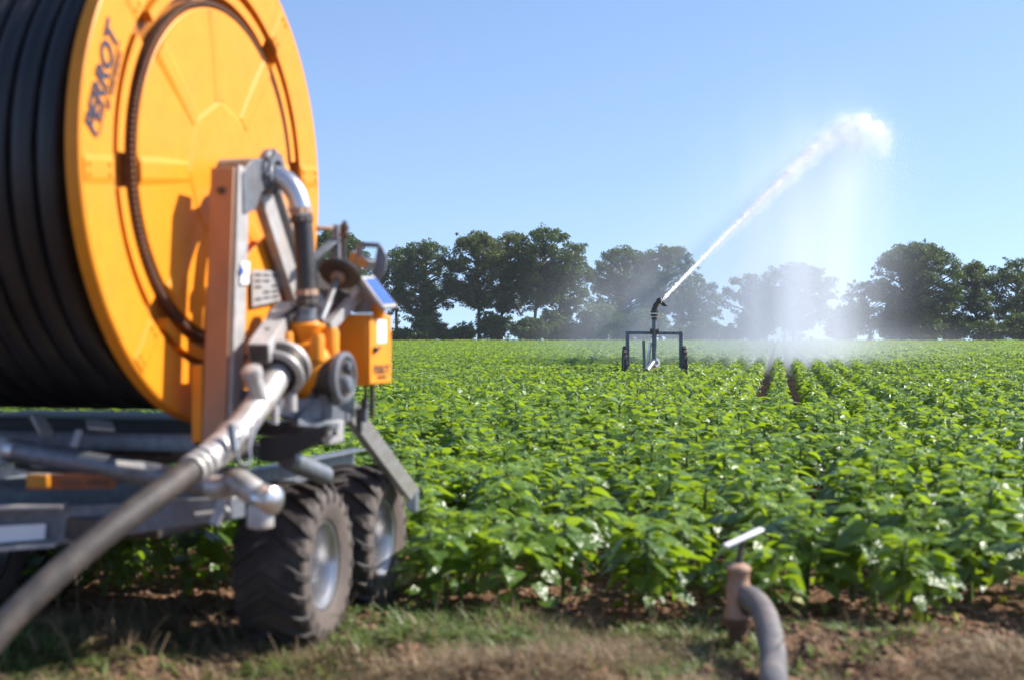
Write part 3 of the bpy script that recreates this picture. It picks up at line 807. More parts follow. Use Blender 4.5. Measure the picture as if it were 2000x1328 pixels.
# control box, solar panel, brackets behind
bb = Vector((.545, .50, 0)); 
c0 = A(716, 683, 6.92); bw, bl, bhh = .145, .31, .345
cbx = MB(); cc = Vector((c0.x - bw / 2, c0.y + bl / 2, c0.z)); cbx.box(cc, (bw, bl, bhh))
cbo = cbx.build("control_box", M['yellow'], reel, bevel=.006)
dr = MB(); dr.box((c0.x + .008, cc.y, cc.z), (.014, bl - .012, bhh - .012)); dro = dr.build("door", M['yellow'], cbo, bevel=.004)
sk = MB(); sk.box((c0.x + .016, cc.y + .01, cc.z + .09), (.002, .125, .112)); sko = sk.build("sticker", M['white'], dro)
sk = MB(); sk.box((c0.x + .0175, cc.y, cc.z + .105), (.001, .028, .03)); sk.build("sticker_print", M['blue'], sko)
hk = MB(); hk.lathe([(.0, .022), (.013, .022), (.016, .0)], (c0.x + .015, cc.y - .10, cc.z + .0), X, 12); hk.beam((c0.x + .034, cc.y - .10, cc.z + .002), (c0.x + .034, cc.y - .055, cc.z + .012), .01, .01); hk.build("handle", M['dark'], dro)
text("PERROT", dro, "lettering", M['dark'], (c0.x + .016, cc.y + .0, cc.z - .10), (0, 1, 0), (0, 0, 1), .062, shear=.2, bold=.001)
text("IRRIGATION", dro, "small_lettering", M['dark'], (c0.x + .016, cc.y + .01, cc.z - .137), (0, 1, 0), (0, 0, 1), .022)
pr = MB(); pr.tube([(c0.x - .02, cc.y - .03, cc.z - bhh / 2 - .16), (c0.x - .02, cc.y - .03, cc.z - bhh / 2)], .014, 8); pr.tube([(c0.x - .055, cc.y - .03, cc.z - bhh / 2 - .12), (c0.x - .055, cc.y - .03, cc.z - bhh / 2)], .009, 8); pr.build("box_support", M['dark'], reel)
pa, pb_, pc_, pd = A(706, 541, 6.88), A(730, 539, 7.08), A(777, 599, 7.10), A(750, 601, 6.90)
nrm = (pd - pa).cross(pb_ - pa).normalized()
if nrm.z < 0: nrm = -nrm
spn = MB(); spn.plate([pa, pb_, pc_, pd], -nrm, .022)
spo = spn.build("solar_panel", M['galv_white'], reel, bevel=.003)
ce = (pa + pb_ + pc_ + pd) / 4
sg = MB(); sg.plate([p_ + (ce - p_) * .17 + nrm * .001 for p_ in (pa, pb_, pc_, pd)], nrm, .002); sg.build("solar_cells", M['solar'], spo)
sm_ = MB(); sm_.tube([A(736, 596, 7.0), A(742, 618, 7.02)], .03, 10); sm_.build("panel_foot", M['yellow'], spo)
bk = MB(); bk.plate([A(690, 566, 7.05), A(722, 552, 7.05), A(738, 612, 7.05), A(692, 612, 7.05)], (0, 1, 0), .02)
bk.build("panel_bracket", M['galv_white'], reel, bevel=.003)
# lifting frame with disc and rods
ff = MB()
ff.tube([A(618, 447, 6.95), A(656, 447, 7.0)], .014, 8, m=1)
ff.beam(A(656, 440, 7.0), A(658, 520, 7.0), .035, .03, up=(0, 1, 0))
ff.beam(A(655, 470, 7.0), A(606, 512, 6.9), .035, .03, up=(0, 1, 0))
ff.build("lifting_arm", [M['galv'], M['brass']], reel, bevel=.003)
rd = MB(); rd.tube([A(673, 432, 7.05), A(670, 505, 7.05)], .012, 8); rd.tube([A(668, 450, 7.05), A(680, 446, 7.0)], .008, 6); rd.tube([A(664, 462, 7.05), A(680, 458, 7.0)], .008, 6); rd.lathe([(.0, .05), (.022, .04), (.022, -.02), (.0, -.03)], A(672, 455, 7.05), (0, 0, 1), 10); rd.build("lock_rod", M['dark'], reel)
uf = MB()
uf.beam(A(704, 478, 7.2), A(742, 480, 7.2), .025, .03, up=(0, 1, 0)); uf.beam(A(704, 478, 7.2), A(694, 552, 7.2), .025, .03, up=(0, 1, 0))
uf.plate([A(738, 478, 7.22), A(747, 482, 7.22), A(756, 505, 7.22), A(752, 530, 7.22), A(738, 552, 7.22), A(724, 548, 7.22)], (0, 1, 0), .014)
uf.beam(A(690, 500, 7.25), A(724, 520, 7.15), .05, .05, up=(0, 0, 1)); uf.build("rear_bracket", M['galv'], reel, bevel=.003)
wm = MB(); wm.beam(A(640, 570, 7.0), A(690, 600, 7.0), .10, .09); wm.beam(A(650, 600, 7.0), A(640, 690, 6.95), .07, .06, up=(0, 1, 0)); wm.beam(A(610, 550, 6.85), A(690, 560, 7.1), .06, .08); wm.build("winch_mount", M['dark'], reel, bevel=.004)
ws = MB(); ws.beam(A(617, 575, 6.7), A(625, 690, 6.6), .05, .05, up=(0, 1, 0)); ws.box(A(645, 655, 6.75), (.06, .06, .06)); ws.beam(A(640, 640, 6.8), A(700, 575, 7.0), .05, .05); ws.build("gear_bracket", M['galv_white'], reel, bevel=.004)
dc = A(663, 535, 6.75); wn = Vector((-.22, -.62, -.77))
Rz = Matrix.Rotation(TH, 3, 'Z'); dn = (Rz @ wn).normalized()
dk = MB(); dk.lathe([(.0, .008), (.045, .010), (.06, .016), (.098, .012), (.106, .0), (.098, -.012), (.0, -.012)], dc, dn, 40)
dko = dk.build("brake_disc", M['dark'], reel, smooth=40)
dh = MB(); dh.lathe([(.0, .04), (.025, .04), (.034, .03), (.034, .008)], dc, dn, 20); dh.build("disc_hub", M['brass'], dko)
ds = MB(); ds.tube([dc + dn * .03, dc + dn * .18], .016, 12); ds.tube([dc + dn * .17, dc + dn * .30], .021, 12); ds.build("disc_shaft", M['galv'], dko, smooth=40)

# turntable frame, chassis, pipes
fr = MB()
fr.channel((.10, pb.y, 1.045), (-1.55, pb.y, 1.045), .09, .075, up=(0, 0, 1)); fr.channel((.15, .72, 1.045), (-1.55, .72, 1.045), .09, .075)
fs = MB(); fs.beam((.16, pb.y - .05, .985), (.16, .95, .985), .10, .06); fs.build('side_beam', M['black'], reel, bevel=.004); fs = MB(); fs.beam((-1.5, pb.y - .06, .985), (-1.5, .95, .985), .11, .06); fs.build('side_beam', M['black'], reel, bevel=.004)  # side beams coloured black to put shade on them
fr.build("turntable_frame", M['galv'], reel, bevel=.004)
fp = MB(); fp.plate([A(60, 808, 6.3), A(84, 808, 6.4), A(104, 840, 6.35), A(78, 842, 6.25)], (0, 0, -1), .02); fp.build("frame_gusset", M["galv_white"], reel)
fp = MB(); fp.plate([A(168, 822, 6.3), A(218, 828, 6.35), A(224, 842, 6.3), A(172, 838, 6.22)], (0, 0, 1), .012); fp.build("frame_cap", M["galv_white"], reel)
fp = MB()
fp.beam(A(155, 840, 6.16), A(144, 872, 6.12), .03, .012, up=(0, 1, 0)); fp.build("frame_tab", M['galv_white'], reel)
yb = MB(); yb.box((.11, pb.y + .03, 1.22), (.05, .16, .34)); yb.build("drum_stop", M['yellow'], reel, bevel=.006)
cdl = MB(); cdl.box((-.74, .26, 1.075), (1.38, .78, .10)); cdl.box((-.74, .26, 1.0), (1.2, .9, .06)); cdl.build('dark_filler_box', M['black'], reel, bevel=.01)  # dark boxes added to fill the shaded gap below the drum
tt_ = MB(); tt_.lathe([(.42, -.04), (.46, -.04), (.46, .04), (.42, .04)], (-.68, .2, .95), (0, 0, 1), 48); tt_.lathe([(.40, -.06), (.46, -.06), (.46, -.045), (.40, -.045)], (-.68, .2, .94), (0, 0, 1), 48); tt_.build("turntable_ring", M['dark'], reel)
# big grey tube in front
t0, t1 = A(-160, 846, 6.30), A(430, 950, 5.95)
bt = MB(); bt.tube([t0, t0.lerp(t1, .5), t1], .050, 24); bto = bt.build("steel_tube", M['galv'], reel)
b3 = MB(); b3.tube([t0.lerp(t1, .255), t0.lerp(t1, .315)], .0545, 24); b3.build("tube_collar", M['galv_white'], bto)
b3 = MB(); b3.tube([t0, t0.lerp(t1, .34)], .0525, 24); b3.build("tube_sleeve", M['chrome'], bto)
b3 = MB(); b3.plate([A(226, 903, 6.0), A(282, 908, 6.0), A(284, 920, 5.96), A(228, 913, 5.96)], (0, 0, 1), .012); b3.build("tube_pad", M['galv_white'], bto)
eb = MB(); eb.tube(spline([A(415, 950, 5.95), A(440, 952, 5.9), A(462, 940, 5.85), A(480, 950, 5.8), A(505, 968, 5.78)], 6), [.05] * 12 + [.055] * 13, 20)
eb.build("drain_elbow", M['alu'], reel, smooth=50)
cpv = A(522, 975, 5.75); cv = MB(); cv.lathe([(.0, .06), (.035, .058), (.058, .04), (.062, .0), (.062, -.03), (.05, -.05)], cpv, Vector((.75, -.2, -.05)), 28)
cv.build("end_cap", M['chrome'], reel, smooth=45)
c2 = MB(); c2.lathe([(.05, .0), (.055, -.02), (.055, -.09), (.03, -.1)], cpv + Vector((-.03, 0, -.02)), (0, 0, 1), 20); c2.build("drain_valve", M['alu'], reel, smooth=45)
lh = MB(); lh.beam(A(436, 975, 5.85), A(418, 1024, 5.82), .04, .014, up=(0, 1, 0)); lh.beam(A(425, 975, 5.9), A(445, 1000, 5.9), .02, .02, up=(0, 1, 0)); lh.build("valve_lever", M['galv_white'], reel)
# chassis rails
cr = MB(); rp_ = [A(452, 970, 6.15), A(452, 1014, 6.15), A(130, 1062, 6.05), A(-260, 1092, 5.95), A(-260, 996, 5.95), A(130, 986, 6.05)]
cr.plate(rp_, (.27, .96, 0), .09); cro = cr.build("chassis_rail", M['galv'], reel, bevel=.006)
fb = MB(); fb.beam(A(-260, 997, 5.93), A(126, 986, 6.02), .13, .012); fb.build("rail_flange", M['galv_white'], cro)
fb = MB(); fb.beam(A(-260, 1088, 5.92), A(112, 1060, 6.0), .14, .014); fb.build("rail_flange", M['galv_white'], cro)
fb = MB(); fb.beam(A(380, 1004, 6.08), A(420, 1000, 6.1), .06, .012); fb.build("rail_lug", M['galv_white'], cro)
ck = MB(); ck.plate([A(-60, 1030, 5.945), A(88, 1022, 6.0), A(86, 1052, 6.0), A(-60, 1064, 5.945)], (.27, .96, 0), .004); ck.build("sticker", M['white'], cro)
dk2 = MB(); dk2.box((-.76, .62, .66), (1.44, 2.2, .07)); dk2.box((-.9, -.5, .70), (1.5, .5, .10)); dk2.build('shade_plate', M['dark'], reel, bevel=.01)  # boxes added under the chassis to shade the ground
r2 = MB(); r2.channel(A(-260, 985, 6.2), A(480, 940, 6.75), .10, .15); r2.channel((-1.55, .3, .78), (-1.55, 2.0, .78), .1, .14); r2.channel((-.05, .1, .78), (-.05, 1.95, .78), .1, .14); r2.build("cross_rail", M['galv'], reel, bevel=.004)
wp = MB(); wp.beam(A(52, 940, 5.98), A(226, 938, 6.05), .012, .062); wpo = wp.build("warning_strip", M['warn'], reel)
wt = MB()
for k in range(11):
    if k == 5: continue
    p_ = A(120 + 9 * k, 942, 5.985 + .0035 * k) ; wt.box(p_ + Vector((0, -.004, 0)), (.011, .003, .02 + .004 * (k % 3)))
wt.build("strip_print", M['dark'], wpo)
am = MB(); am.box(A(75, 938, 5.93), (.10, .03, .055)); am.build("side_lamp", M['amber'], reel, bevel=.006)
# brackets around the axle
dkb = MB(); dkb.plate([A(505, 852, 6.44), A(560, 850, 6.42), A(640, 828, 6.38), A(634, 848, 6.38), A(590, 880, 6.41), A(530, 904, 6.43), A(505, 900, 6.44)], (0, 1, 0), .05); dkb.build("swing_plate", M['black'], reel, bevel=.006)  # shaded galvanised plate, its shade put in as black
gbk = MB()
gbk.beam(A(560, 800, 6.5), A(640, 795, 6.6), .12, .10); gbk.beam(A(612, 760, 6.55), A(610, 830, 6.55), .022, .06, up=(0, 1, 0)); gbk.beam(A(634, 760, 6.55), A(630, 830, 6.55), .05, .06, up=(0, 1, 0)); gbk.beam(A(575, 825, 6.4), A(655, 830, 6.6), .05, .03); gbk.plate([A(578, 822, 6.42), A(610, 780, 6.5), A(610, 826, 6.5)], (.2, 1, 0), .03)
gbk.beam(A(480, 780, 6.3), A(640, 812, 6.7), .12, .09)
gbk.build("gearbox_stand", M['galv'], reel, bevel=.004)
wb = MB(); wb.plate([A(642, 822, 6.55), A(667, 820, 6.6), A(667, 862, 6.6), A(643, 868, 6.55)], (.2, 1, 0), .02); wbo = wb.build("hole_plate", M['galv_white'], reel, bevel=.002)
wh = MB(); wh.lathe([(.0, .0), (.012, .0), (.012, .004)], A(655, 845, 6.565), (-.2, -1, 0), 12); wh.build("bolt_hole", M['dark'], wbo)
for (u_, v_, d_, w_) in ((568, 780, 6.3, .05), (536, 805, 6.2, .035)):
    g_ = MB(); g_.lathe([(.0, .03), (w_ * .5, .03), (w_ * .55, .0), (w_ * .55, -.05)], A(u_, v_, d_), (0, 0, 1), 12); g_.build("bolt", M['galv_white'], reel)
ax1 = MB(); ax1.tube([A(560, 895, 6.55), A(634, 928, 6.9)], .048, 16); ax1.tube([(-1.9, .95, .62), (.1, .95, .62)], .05, 14); ax1.build("axle_beam", M['galv'], reel)
# tandem pivot that joins wheels to the axle
for lx in (.00, -1.68):
    tb = MB(); tb.beam((lx, .42, .40), (lx, .95, .62), .06, .12); tb.beam((lx, .95, .62), (lx, 1.40, .40), .06, .12); tb.build("tandem_arm", M['galv'], reel, bevel=.004)
# support leg
sl = MB(); s0 = A(655, 765, 7.1); s1_ = A(800, 960, 8.1)
sl.beam(s0, s1_, .075, .085, up=(.25, -.35, .9)); slo = sl.build("support_leg", M['galv_white'], reel, bevel=.004)
sf_ = MB(); sf_.plate([A(795, 940, 8.08), A(812, 956, 8.1), A(812, 1000, 8.1), A(792, 996, 8.08)], (0, 1, 0), .06); sf_.build("leg_foot", M['galv'], slo, bevel=.004)
sp_ = MB(); sp_.beam(A(702, 795, 7.2), A(703, 842, 7.25), .03, .03, up=(0, 1, 0)); sp_.lathe([(.0, .06), (.02, .06), (.02, -.06)], A(712, 800, 7.15), (0, 0, 1), 8); sp_.build("leg_pin", M['galv'], slo)
sa = MB(); sa.beam(A(610, 830, 6.6), s0.lerp(s1_, .12), .10, .12); sa.beam(A(640, 770, 6.75), s0, .12, .10); sa.build("leg_hinge", M['galv'], reel, bevel=.004)

# wheels
def make_wheel(l, t, yaw, flip=False):
    w = empty("wheel", (0, 0, 0)); w.parent = reel; w.location = (l, t, .392); w.rotation_euler = (0, 0, yaw + (math.pi if flip else 0))
    ty = MB()
    ty.lathe([(.212, -.135), (.225, -.155), (.28, -.182), (.345, -.182), (.376, -.164), (.388, -.125), (.393, -.05), (.394, 0), (.393, .05), (.388, .125), (.376, .164), (.345, .182), (.28, .182), (.225, .155), (.212, .135)], (0, 0, 0), X, 72)
    n = 21
    for k in range(n):
        for s in (-1, 1):
            a0 = 2 * math.pi * (k + (.5 if s > 0 else 0)) / n
            vs = []; st_ = [(0.0 - .012, .397), (.05, .416), (.105, .415), (.153, .406), (.182, .376), (.188, .342)]
            for i, (xx, rt) in enumerate(st_):
                a = a0 + .30 * max(0, xx) / .17 * (1 if i < 5 else 1.02); hw_ = .036 if i < 4 else .044
                for (da, rr2) in ((-hw_ * 1.25, rt - .03), (-hw_, rt), (hw_, rt), (hw_ * 1.25, rt - .03)):
                    vs.append((s * xx, rr2 * math.cos(a + da), rr2 * math.sin(a + da)))
            fs = [(i * 4 + j, i * 4 + j + 1, i * 4 + 5 + j, i * 4 + 4 + j) for i in range(5) for j in range(3)] + [(0, 1, 2, 3), (23, 22, 21, 20)]
            ty.add(vs, fs)
    for s in (-1, 1):
        ty.lathe([(.214, .1365 * s), (.226, .1567 * s), (.28, .1838 * s), (.344, .1838 * s), (.364, .1745 * s), (.362, .15 * s)], (0, 0, 0), X, 72, m=1)
    ty.build("tyre", [M['tyre'], M['sidewall']], w, smooth=28)
    rm = MB()
    rm.lathe([(.214, .128), (.222, .142), (.216, .150), (.207, .147), (.200, .128), (.192, .118), (.184, .04), (.180, -.06), (.170, -.085), (.150, -.075), (.135, -.05), (.120, -.042), (.078, -.04), (.066, -.03), (.060, .012), (.052, .02), (.0, .02)], (0, 0, 0), X, 56)
    rm.lathe([(.214, -.128), (.222, -.142), (.207, -.147), (.192, -.118), (.184, .0)], (0, 0, 0), X, 56)
    for k in range(6):
        a = k * math.pi / 3 + .3; rm.lathe([(0, -.018), (.010, -.018), (.012, -.04)], (0, .097 * math.cos(a), .097 * math.sin(a)), X, 6)
    rm.build("rim", M['rim'], w, smooth=35)
    return w
make_wheel(.205, .425, R(3.8)); make_wheel(.150, 1.395, R(3.8))
make_wheel(-1.80, .555, R(3.8), True); make_wheel(-1.86, 1.52, R(3.8), True)

# ------------------------------------------------------------------ supply hose arching out of the coupling
hp_ = [(405, 896, 5.68), (380, 913, 5.58), (345, 937, 5.50), (280, 985, 5.37), (200, 1046, 5.22), (100, 1131, 5.06), (0, 1230, 4.92), (-90, 1350, 4.78), (-180, 1495, 4.62)]
W_ = [at(*p) for p in hp_] + [Vector((-2.3, 4.15, .07)), Vector((-2.75, 3.2, .065)), Vector((-3.2, 1.8, .065))]
hs = MB(); hs.tube(spline(W_, 10), .050, 24)
sho = hs.build("supply_hose", M['hose'], None, smooth=60)
tag(sho, "dusty black supply hose curving from the reel's inlet coupling down to the ground", "hose")
for (u_, v_, d_) in ((412, 890, 5.70), (400, 899, 5.66), (388, 908, 5.61), (376, 916, 5.57)):
    c = at(u_, v_, d_); b_ = MB(); b_.lathe([(.049, -.014), (.060, -.012), (.062, 0), (.060, .012), (.049, .014)], c, (at(376, 916, 5.57) - at(412, 890, 5.70)).normalized(), 28); b_.build("hose_clamp", M['galv_white'], sho, smooth=50)

# ------------------------------------------------------------------ hydrant valve and its hose
vx = at(1437, 1200, 7.0)
gz = float(ground(vx.x, vx.y))
val = empty("hydrant_valve", (vx.x, vx.y, gz)); tag(val, "weathered hydrant valve with a flat white lever at the field edge", "valve")
def V_(u, v, d): return at(u, v, d) - Vector((vx.x, vx.y, gz))
bd = MB()
zt = V_(1443, 1100, 7.0).z; zb = V_(1436, 1205, 7.0).z
bd.lathe([(.0, zt + .005), (.03, zt + .004), (.058, zt - .015), (.062, zt - .03), (.054, zt - .045), (.052, zt - .09), (.062, zt - .11), (.064, zb + .05), (.072, zb + .03), (.072, zb), (.045, zb - .01)], (.015, 0, 0), (0, 0, 1), 30)
bd.tube([(.015, 0, zb + .10), (.06, -.07, zb + .095)], [.06, .058], 22)
bd.build("valve_body", M['brass'], val, smooth=40)
cl_ = MB(); cl_.lathe([(.058, -.02), (.070, -.016), (.070, .016), (.058, .02)], (.066, -.08, zb + .092), Vector((.55, -.83, .05)), 26); cl_.build("collar", M['dark'], val, smooth=40)
rs = MB(); rs.tube([(.01, 0, -.10), (.01, 0, zb)], .048, 18); rs.lathe([(.05, .0), (.085, .0), (.085, .03), (.05, .03)], (.01, 0, zb - .03), (0, 0, 1), 24); rs.build("riser_pipe", M['rust'], val, smooth=40)
sm2 = MB(); top = V_(1451, 1056, 7.0); sm2.tube([(.015, 0, zt - .01), (.02, 0, zt + .05), top], [.02, .013, .013], 12); sm2.build("valve_stem", M['dark'], val)
hd = MB(); ha, hb2 = V_(1416, 1066, 6.93), V_(1489, 1032, 7.06); hd.beam(ha, hb2, .034, .012, up=(-.3, -.55, .8)); hd.build("lever", M['white'], val, bevel=.004)
hv = [at(1462, 1166, 6.90), at(1480, 1180, 6.78), at(1496, 1208, 6.6), at(1506, 1250, 6.38), at(1511, 1295, 6.12), at(1512, 1335, 5.85)]
hv += [Vector((hv[-1].x - .02, 5.5, .07)), Vector((hv[-1].x - .10, 4.9, .065)), Vector((hv[-1].x - .5, 3.8, .065)), Vector((hv[-1].x - 1.4, 2.2, .065))]
h2 = MB(); h2.tube(spline(hv, 9), .060, 24)
tag(h2.build("valve_hose", M['hosegrey'], None, smooth=60), "thick grey hose bending from the hydrant valve down onto the dry grass", "hose")

# ------------------------------------------------------------------ sprinkler cart
cz = float(ground(4.0, 40.0))
cart = empty("sprinkler_cart", (4.0, 40.0, cz)); tag(cart, "galvanised sprinkler cart with a big rain gun standing in the crop", "sprinkler")
def C_(u, v, d=40.0): return at(u, v, d) - Vector((4.0, 40.0, cz))
cf = MB()
cf.beam(C_(1222, 650), C_(1333, 651), .10, .085, up=(0, 0, 1))
cfo = cf.build("cross_beam", M['galv'], cart, bevel=.006)
for (u0_, u1_) in ((1225, 1227), (1330, 1329.5)):
    g_ = MB(); a = C_(u0_, 647); b = C_(u1_, 716); g_.beam(a, Vector((b.x, b.y, .12)), .10, .085, up=(0, 1, 0)); g_.build("leg", M['galv'], cart, bevel=.006)
for u_ in (1219.5, 1336):
    c = C_(u_, 693); c.z = .62; w_ = empty("wheel", c); w_.parent = cart; w_.scale = (1, 1.52, 1.52)
    g_ = MB(); g_.lathe([(.22, -.03), (.31, -.045), (.335, -.03), (.335, .03), (.31, .045), (.22, .03), (.22, -.03)], (0, 0, 0), X, 30)
    for k in range(16):
        a = k * math.pi / 8; g_.box((0, .345 * math.cos(a), .345 * math.sin(a)), (.08, .05, .03), Matrix.Rotation(a - math.pi / 2, 3, 'X'))
    g_.build("tyre", M['cartwheel'], w_, smooth=40)
    g_ = MB(); g_.lathe([(.225, -.02), (.06, -.01), (.05, .06), (.0, .06)], (0, 0, 0), X, 20); g_.lathe([(.225, .02), (.06, .01)], (0, 0, 0), X, 20); g_.build("rim", M['dark'], w_, smooth=40)
rp = MB(); rp.tube([C_(1278, 710), C_(1278, 620)], .066, 20); rp.lathe([(.066, -.03), (.11, -.03), (.11, .0), (.066, 0)], C_(1278, 643), (0, 0, 1), 20); rp.lathe([(.066, -.03), (.11, -.03), (.11, .0), (.066, 0)], C_(1278, 657), (0, 0, 1), 20); rp.build("riser_pipe", M['galv'], cart, smooth=45)
sb2 = MB()
for (v_, r_) in ((622, .085), (616, .11), (609, .115), (604, .085)): sb2.lathe([(.05, -.035), (r_, -.035), (r_, .03), (.05, .035)], C_(1278.5, v_), (0, 0, 1), 20)
sb2.build("swivel_bearing", M['dark'], cart, smooth=40)
gun = MB()
gun.tube(spline([C_(1279, 606), C_(1280, 598), C_(1284, 592), C_(1289, 587)], 5), [.07] * 8 + [.06] * 8, 16)
guo = gun.build("gun_barrel", M['dark'], cart, smooth=50)
nz_ = MB(); nz_.tube([C_(1286, 591), C_(1298, 582.5)], [.065, .04], 14); nz_.lathe([(.05, -.05), (.10, -.04), (.10, .03), (.05, .04)], C_(1290, 588), C_(1298, 582.5) - C_(1286, 591), 16); nz_.build("nozzle", M['dark'], guo, smooth=40)
nb = MB(); nb.box(C_(1285, 595), (.07, .09, .12)); nb.build("drive_cover", M['amber'], guo, bevel=.01)
dl = MB(); dl.plate([C_(1296, 590), C_(1304, 598.5), C_(1297, 599), C_(1291, 595)], (0, 1, 0), .12); dl.beam(C_(1288, 592), C_(1283, 584.5), .05, .05, up=(0, 1, 0)); dl.build("drive_arm", M['dark'], guo, bevel=.004)
lt = MB(); lt.tube([C_(1271, 668), C_(1262.5, 722)], .045, 12); lt.build("strut_tube", M['chrome'], cart)
lt = MB(); lt.tube([C_(1276, 706, 39.9), C_(1263, 724, 39.4)], .075, 16); lt.lathe([(.066, -.04), (.14, -.04), (.14, .04), (.066, .04)], C_(1280, 708), (.5, -1, .3), 20); lt.build("feed_pipe", M['chrome'], cart, smooth=45)
lt = MB(); a = C_(1257, 665, 39.5); b = C_(1259, 726, 39.5); lt.beam(a, Vector((b.x, b.y, .3)), .075, .06, up=(0, 1, 0)); lt.build("rear_bar", M['galv'], cart)
lt = MB(); lt.box(C_(1262, 726, 39.4), (.32, .3, .06)); lt.beam(C_(1262, 727, 39.4), C_(1278, 715), .12, .1); lt.build("base_plate", M['dark'], cart)
bp_ = MB()
for u_ in (1300, 1316): bp_.box(C_(u_, 651, 39.95), (.05, .02, .03))
bp_.box(C_(1272, 648), (.06, .16, .16)); bp_.box(C_(1284, 648), (.06, .16, .16)); bp_.build("beam_clamp", M['rust'], cfo)

# ------------------------------------------------------------------ water
jetp = [at(*p) for p in ((1297, 583, 40.0), (1349, 529, 42.0), (1400, 476, 44.0), (1452, 425, 46.0), (1505, 373, 48.0), (1553, 325, 50.0), (1592, 288, 51.5), (1630, 258, 53.0), (1668, 240, 54.2), (1706, 243, 55.4), (1722, 268, 56.2), (1730, 312, 56.8))]
J = np.array([tuple(p) for p in spline(jetp, 24)]); nJ = len(J)
n1, n2 = 15000, 15000
tq = np.concatenate([rng.random(n1) * .54, np.clip(.66 + .22 * rng.normal(size=n2), 0.03, .995)])
ti = tq * (nJ - 1); i0 = np.floor(ti).astype(int); i1 = np.minimum(i0 + 1, nJ - 1); fr_ = (ti - i0)[:, None]
Pc = J[i0] * (1 - fr_) + J[i1] * fr_
tan = J[np.minimum(i0 + 3, nJ - 1)] - J[np.maximum(i0 - 3, 0)]; tan /= np.linalg.norm(tan, axis=1)[:, None]
n = len(tq)
sig = .018 + .10 * tq ** 1.6 + .50 * np.clip((tq - .58) / .42, 0, 1) ** 1.3
sig[n1:] = sig[n1:] * 1.5 + .05
off_ = rng.normal(size=(n, 3)) * sig[:, None]; off_ -= tan * (off_ * tan).sum(1)[:, None] * .5
off_[n1:, 2] -= np.abs(rng.normal(size=n2)) * sig[n1:] * 1.1
off_ += tan * rng.normal(size=(n, 1)) * .15
C = Pc + off_
rad_ = np.concatenate([rng.uniform(.006, .015, n1), rng.uniform(.003, .0065, n2)])
side = np.cross(tan, np.array([0, 0, 1.])); side /= np.linalg.norm(side, axis=1)[:, None]; upv = np.cross(side, tan)
st3 = rad_[:, None] * 2.4
ring = [side * rad_[:, None], upv * rad_[:, None], -side * rad_[:, None], -upv * rad_[:, None]]
hexv = np.stack([C - tan * st3 + r_ * .3 for r_ in ring] + [C + r_ for r_ in ring] + [C + tan * st3 + r_ * .3 for r_ in ring], 1)
qb = []
for a in range(2):
    for j in range(4): qb.append((a * 4 + j, a * 4 + (j + 1) % 4, a * 4 + 4 + (j + 1) % 4, a * 4 + 4 + j))
qb += [(3, 2, 1, 0), (8, 9, 10, 11)]; qb = np.array(qb)
VV = hexv.reshape(-1, 3); QQ = (qb[None] + (np.arange(n) * 12)[:, None, None]).reshape(-1, 4)
# solid heart of the jet
core = MB(); cj = [Vector(p) for p in J[:int(nJ * .36)]]
core.tube([p + Vector((rng.normal(0, .003), 0, rng.normal(0, .004))) for k, p in enumerate(cj)], [(.034 + .00022 * k) * rng.uniform(.92, 1.08) * (1 - .9 * max(0, (k / len(cj) - .6) / .4)) for k in range(len(cj))], 10, cap=False)
cvv = np.array(core.v); cff = np.array([f for f in core.f])
m, nt, out = mat("white_water"); b = node(nt, "ShaderNodeBsdfDiffuse"); b.inputs["Color"].default_value = (.96, .965, .98, 1)
tr_ = node(nt, "ShaderNodeBsdfTranslucent"); tr_.inputs[0].default_value = (.96, .965, .98, 1); ms = node(nt, "ShaderNodeMixShader"); ms.inputs[0].default_value = .5
nt.links.new(b.outputs[0], ms.inputs[1]); nt.links.new(tr_.outputs[0], ms.inputs[2]); nt.links.new(ms.outputs[0], out.inputs[0]); M['water'] = m
jo = link(bpy.data.objects.new("water_jet", quads_mesh("water_jet", np.concatenate([VV, cvv]), np.concatenate([QQ, cff + len(VV)]), [M['water']], smooth=True)))
def sheath(name, q0, q1, rad, dens, sag, seed, rough):
    """a body of flying drops: uneven sleeve round the jet, filled with scattering water"""
    i0, i1 = int(q0 * (nJ - 1)), int(q1 * (nJ - 1)); k = i1 - i0
    mb = MB(); P_ = [Vector(J[i]) for i in range(i0, i1 + 1)]
    R_ = [max(.012, np.interp((i0 + i) / nJ, rad[0], rad[1]) * math.sin(math.pi * min(1, (i + .3) / (k * .12)) / 2) * math.sin(math.pi * min(1, (k - i + .3) / (k * .12)) / 2)) for i in range(k + 1)]
    mb.tube([p - Vector((0, 0, sag * r_)) for p, r_ in zip(P_, R_)], R_, 22)
    out_ = []
    for j, v_ in enumerate(mb.v):
        i = j // 22; c_ = P_[i] - Vector((0, 0, sag * R_[i])); d_ = Vector(v_) - c_
        nv = mnoise.fractal(Vector(v_) * (1.1 / max(.12, R_[i])) * .55 + Vector((seed, 0, 0)), .8, 2.0, 4)
        f_ = max(.25, 1 + rough * nv); d_ = d_ * f_
        if d_.z < 0: d_.z *= 1 + .6 * sag
        out_.append(tuple(c_ + d_))
    mb.v = out_
    m, nt, out = mat("flying_drops"); v = node(nt, "ShaderNodeVolumePrincipled"); v.inputs["Color"].default_value = (.985, .99, 1, 1); v.inputs["Density"].default_value = dens; v.inputs["Anisotropy"].default_value = .1
    nt.links.new(v.outputs[0], out.inputs["Volume"])
    return mb.build(name, m, jo, smooth=0)
sheath("dense_spray", .0, .56, ([0, .25, .5, .62], [.040, .055, .085, .12]), 6.0, 0, 1, .6)
sheath("dense_spray", .42, .905, ([0, .5, .62, .75, .86, .92], [.1, .10, .17, .27, .28, .22]), 1.0, .15, 2, 1.0)
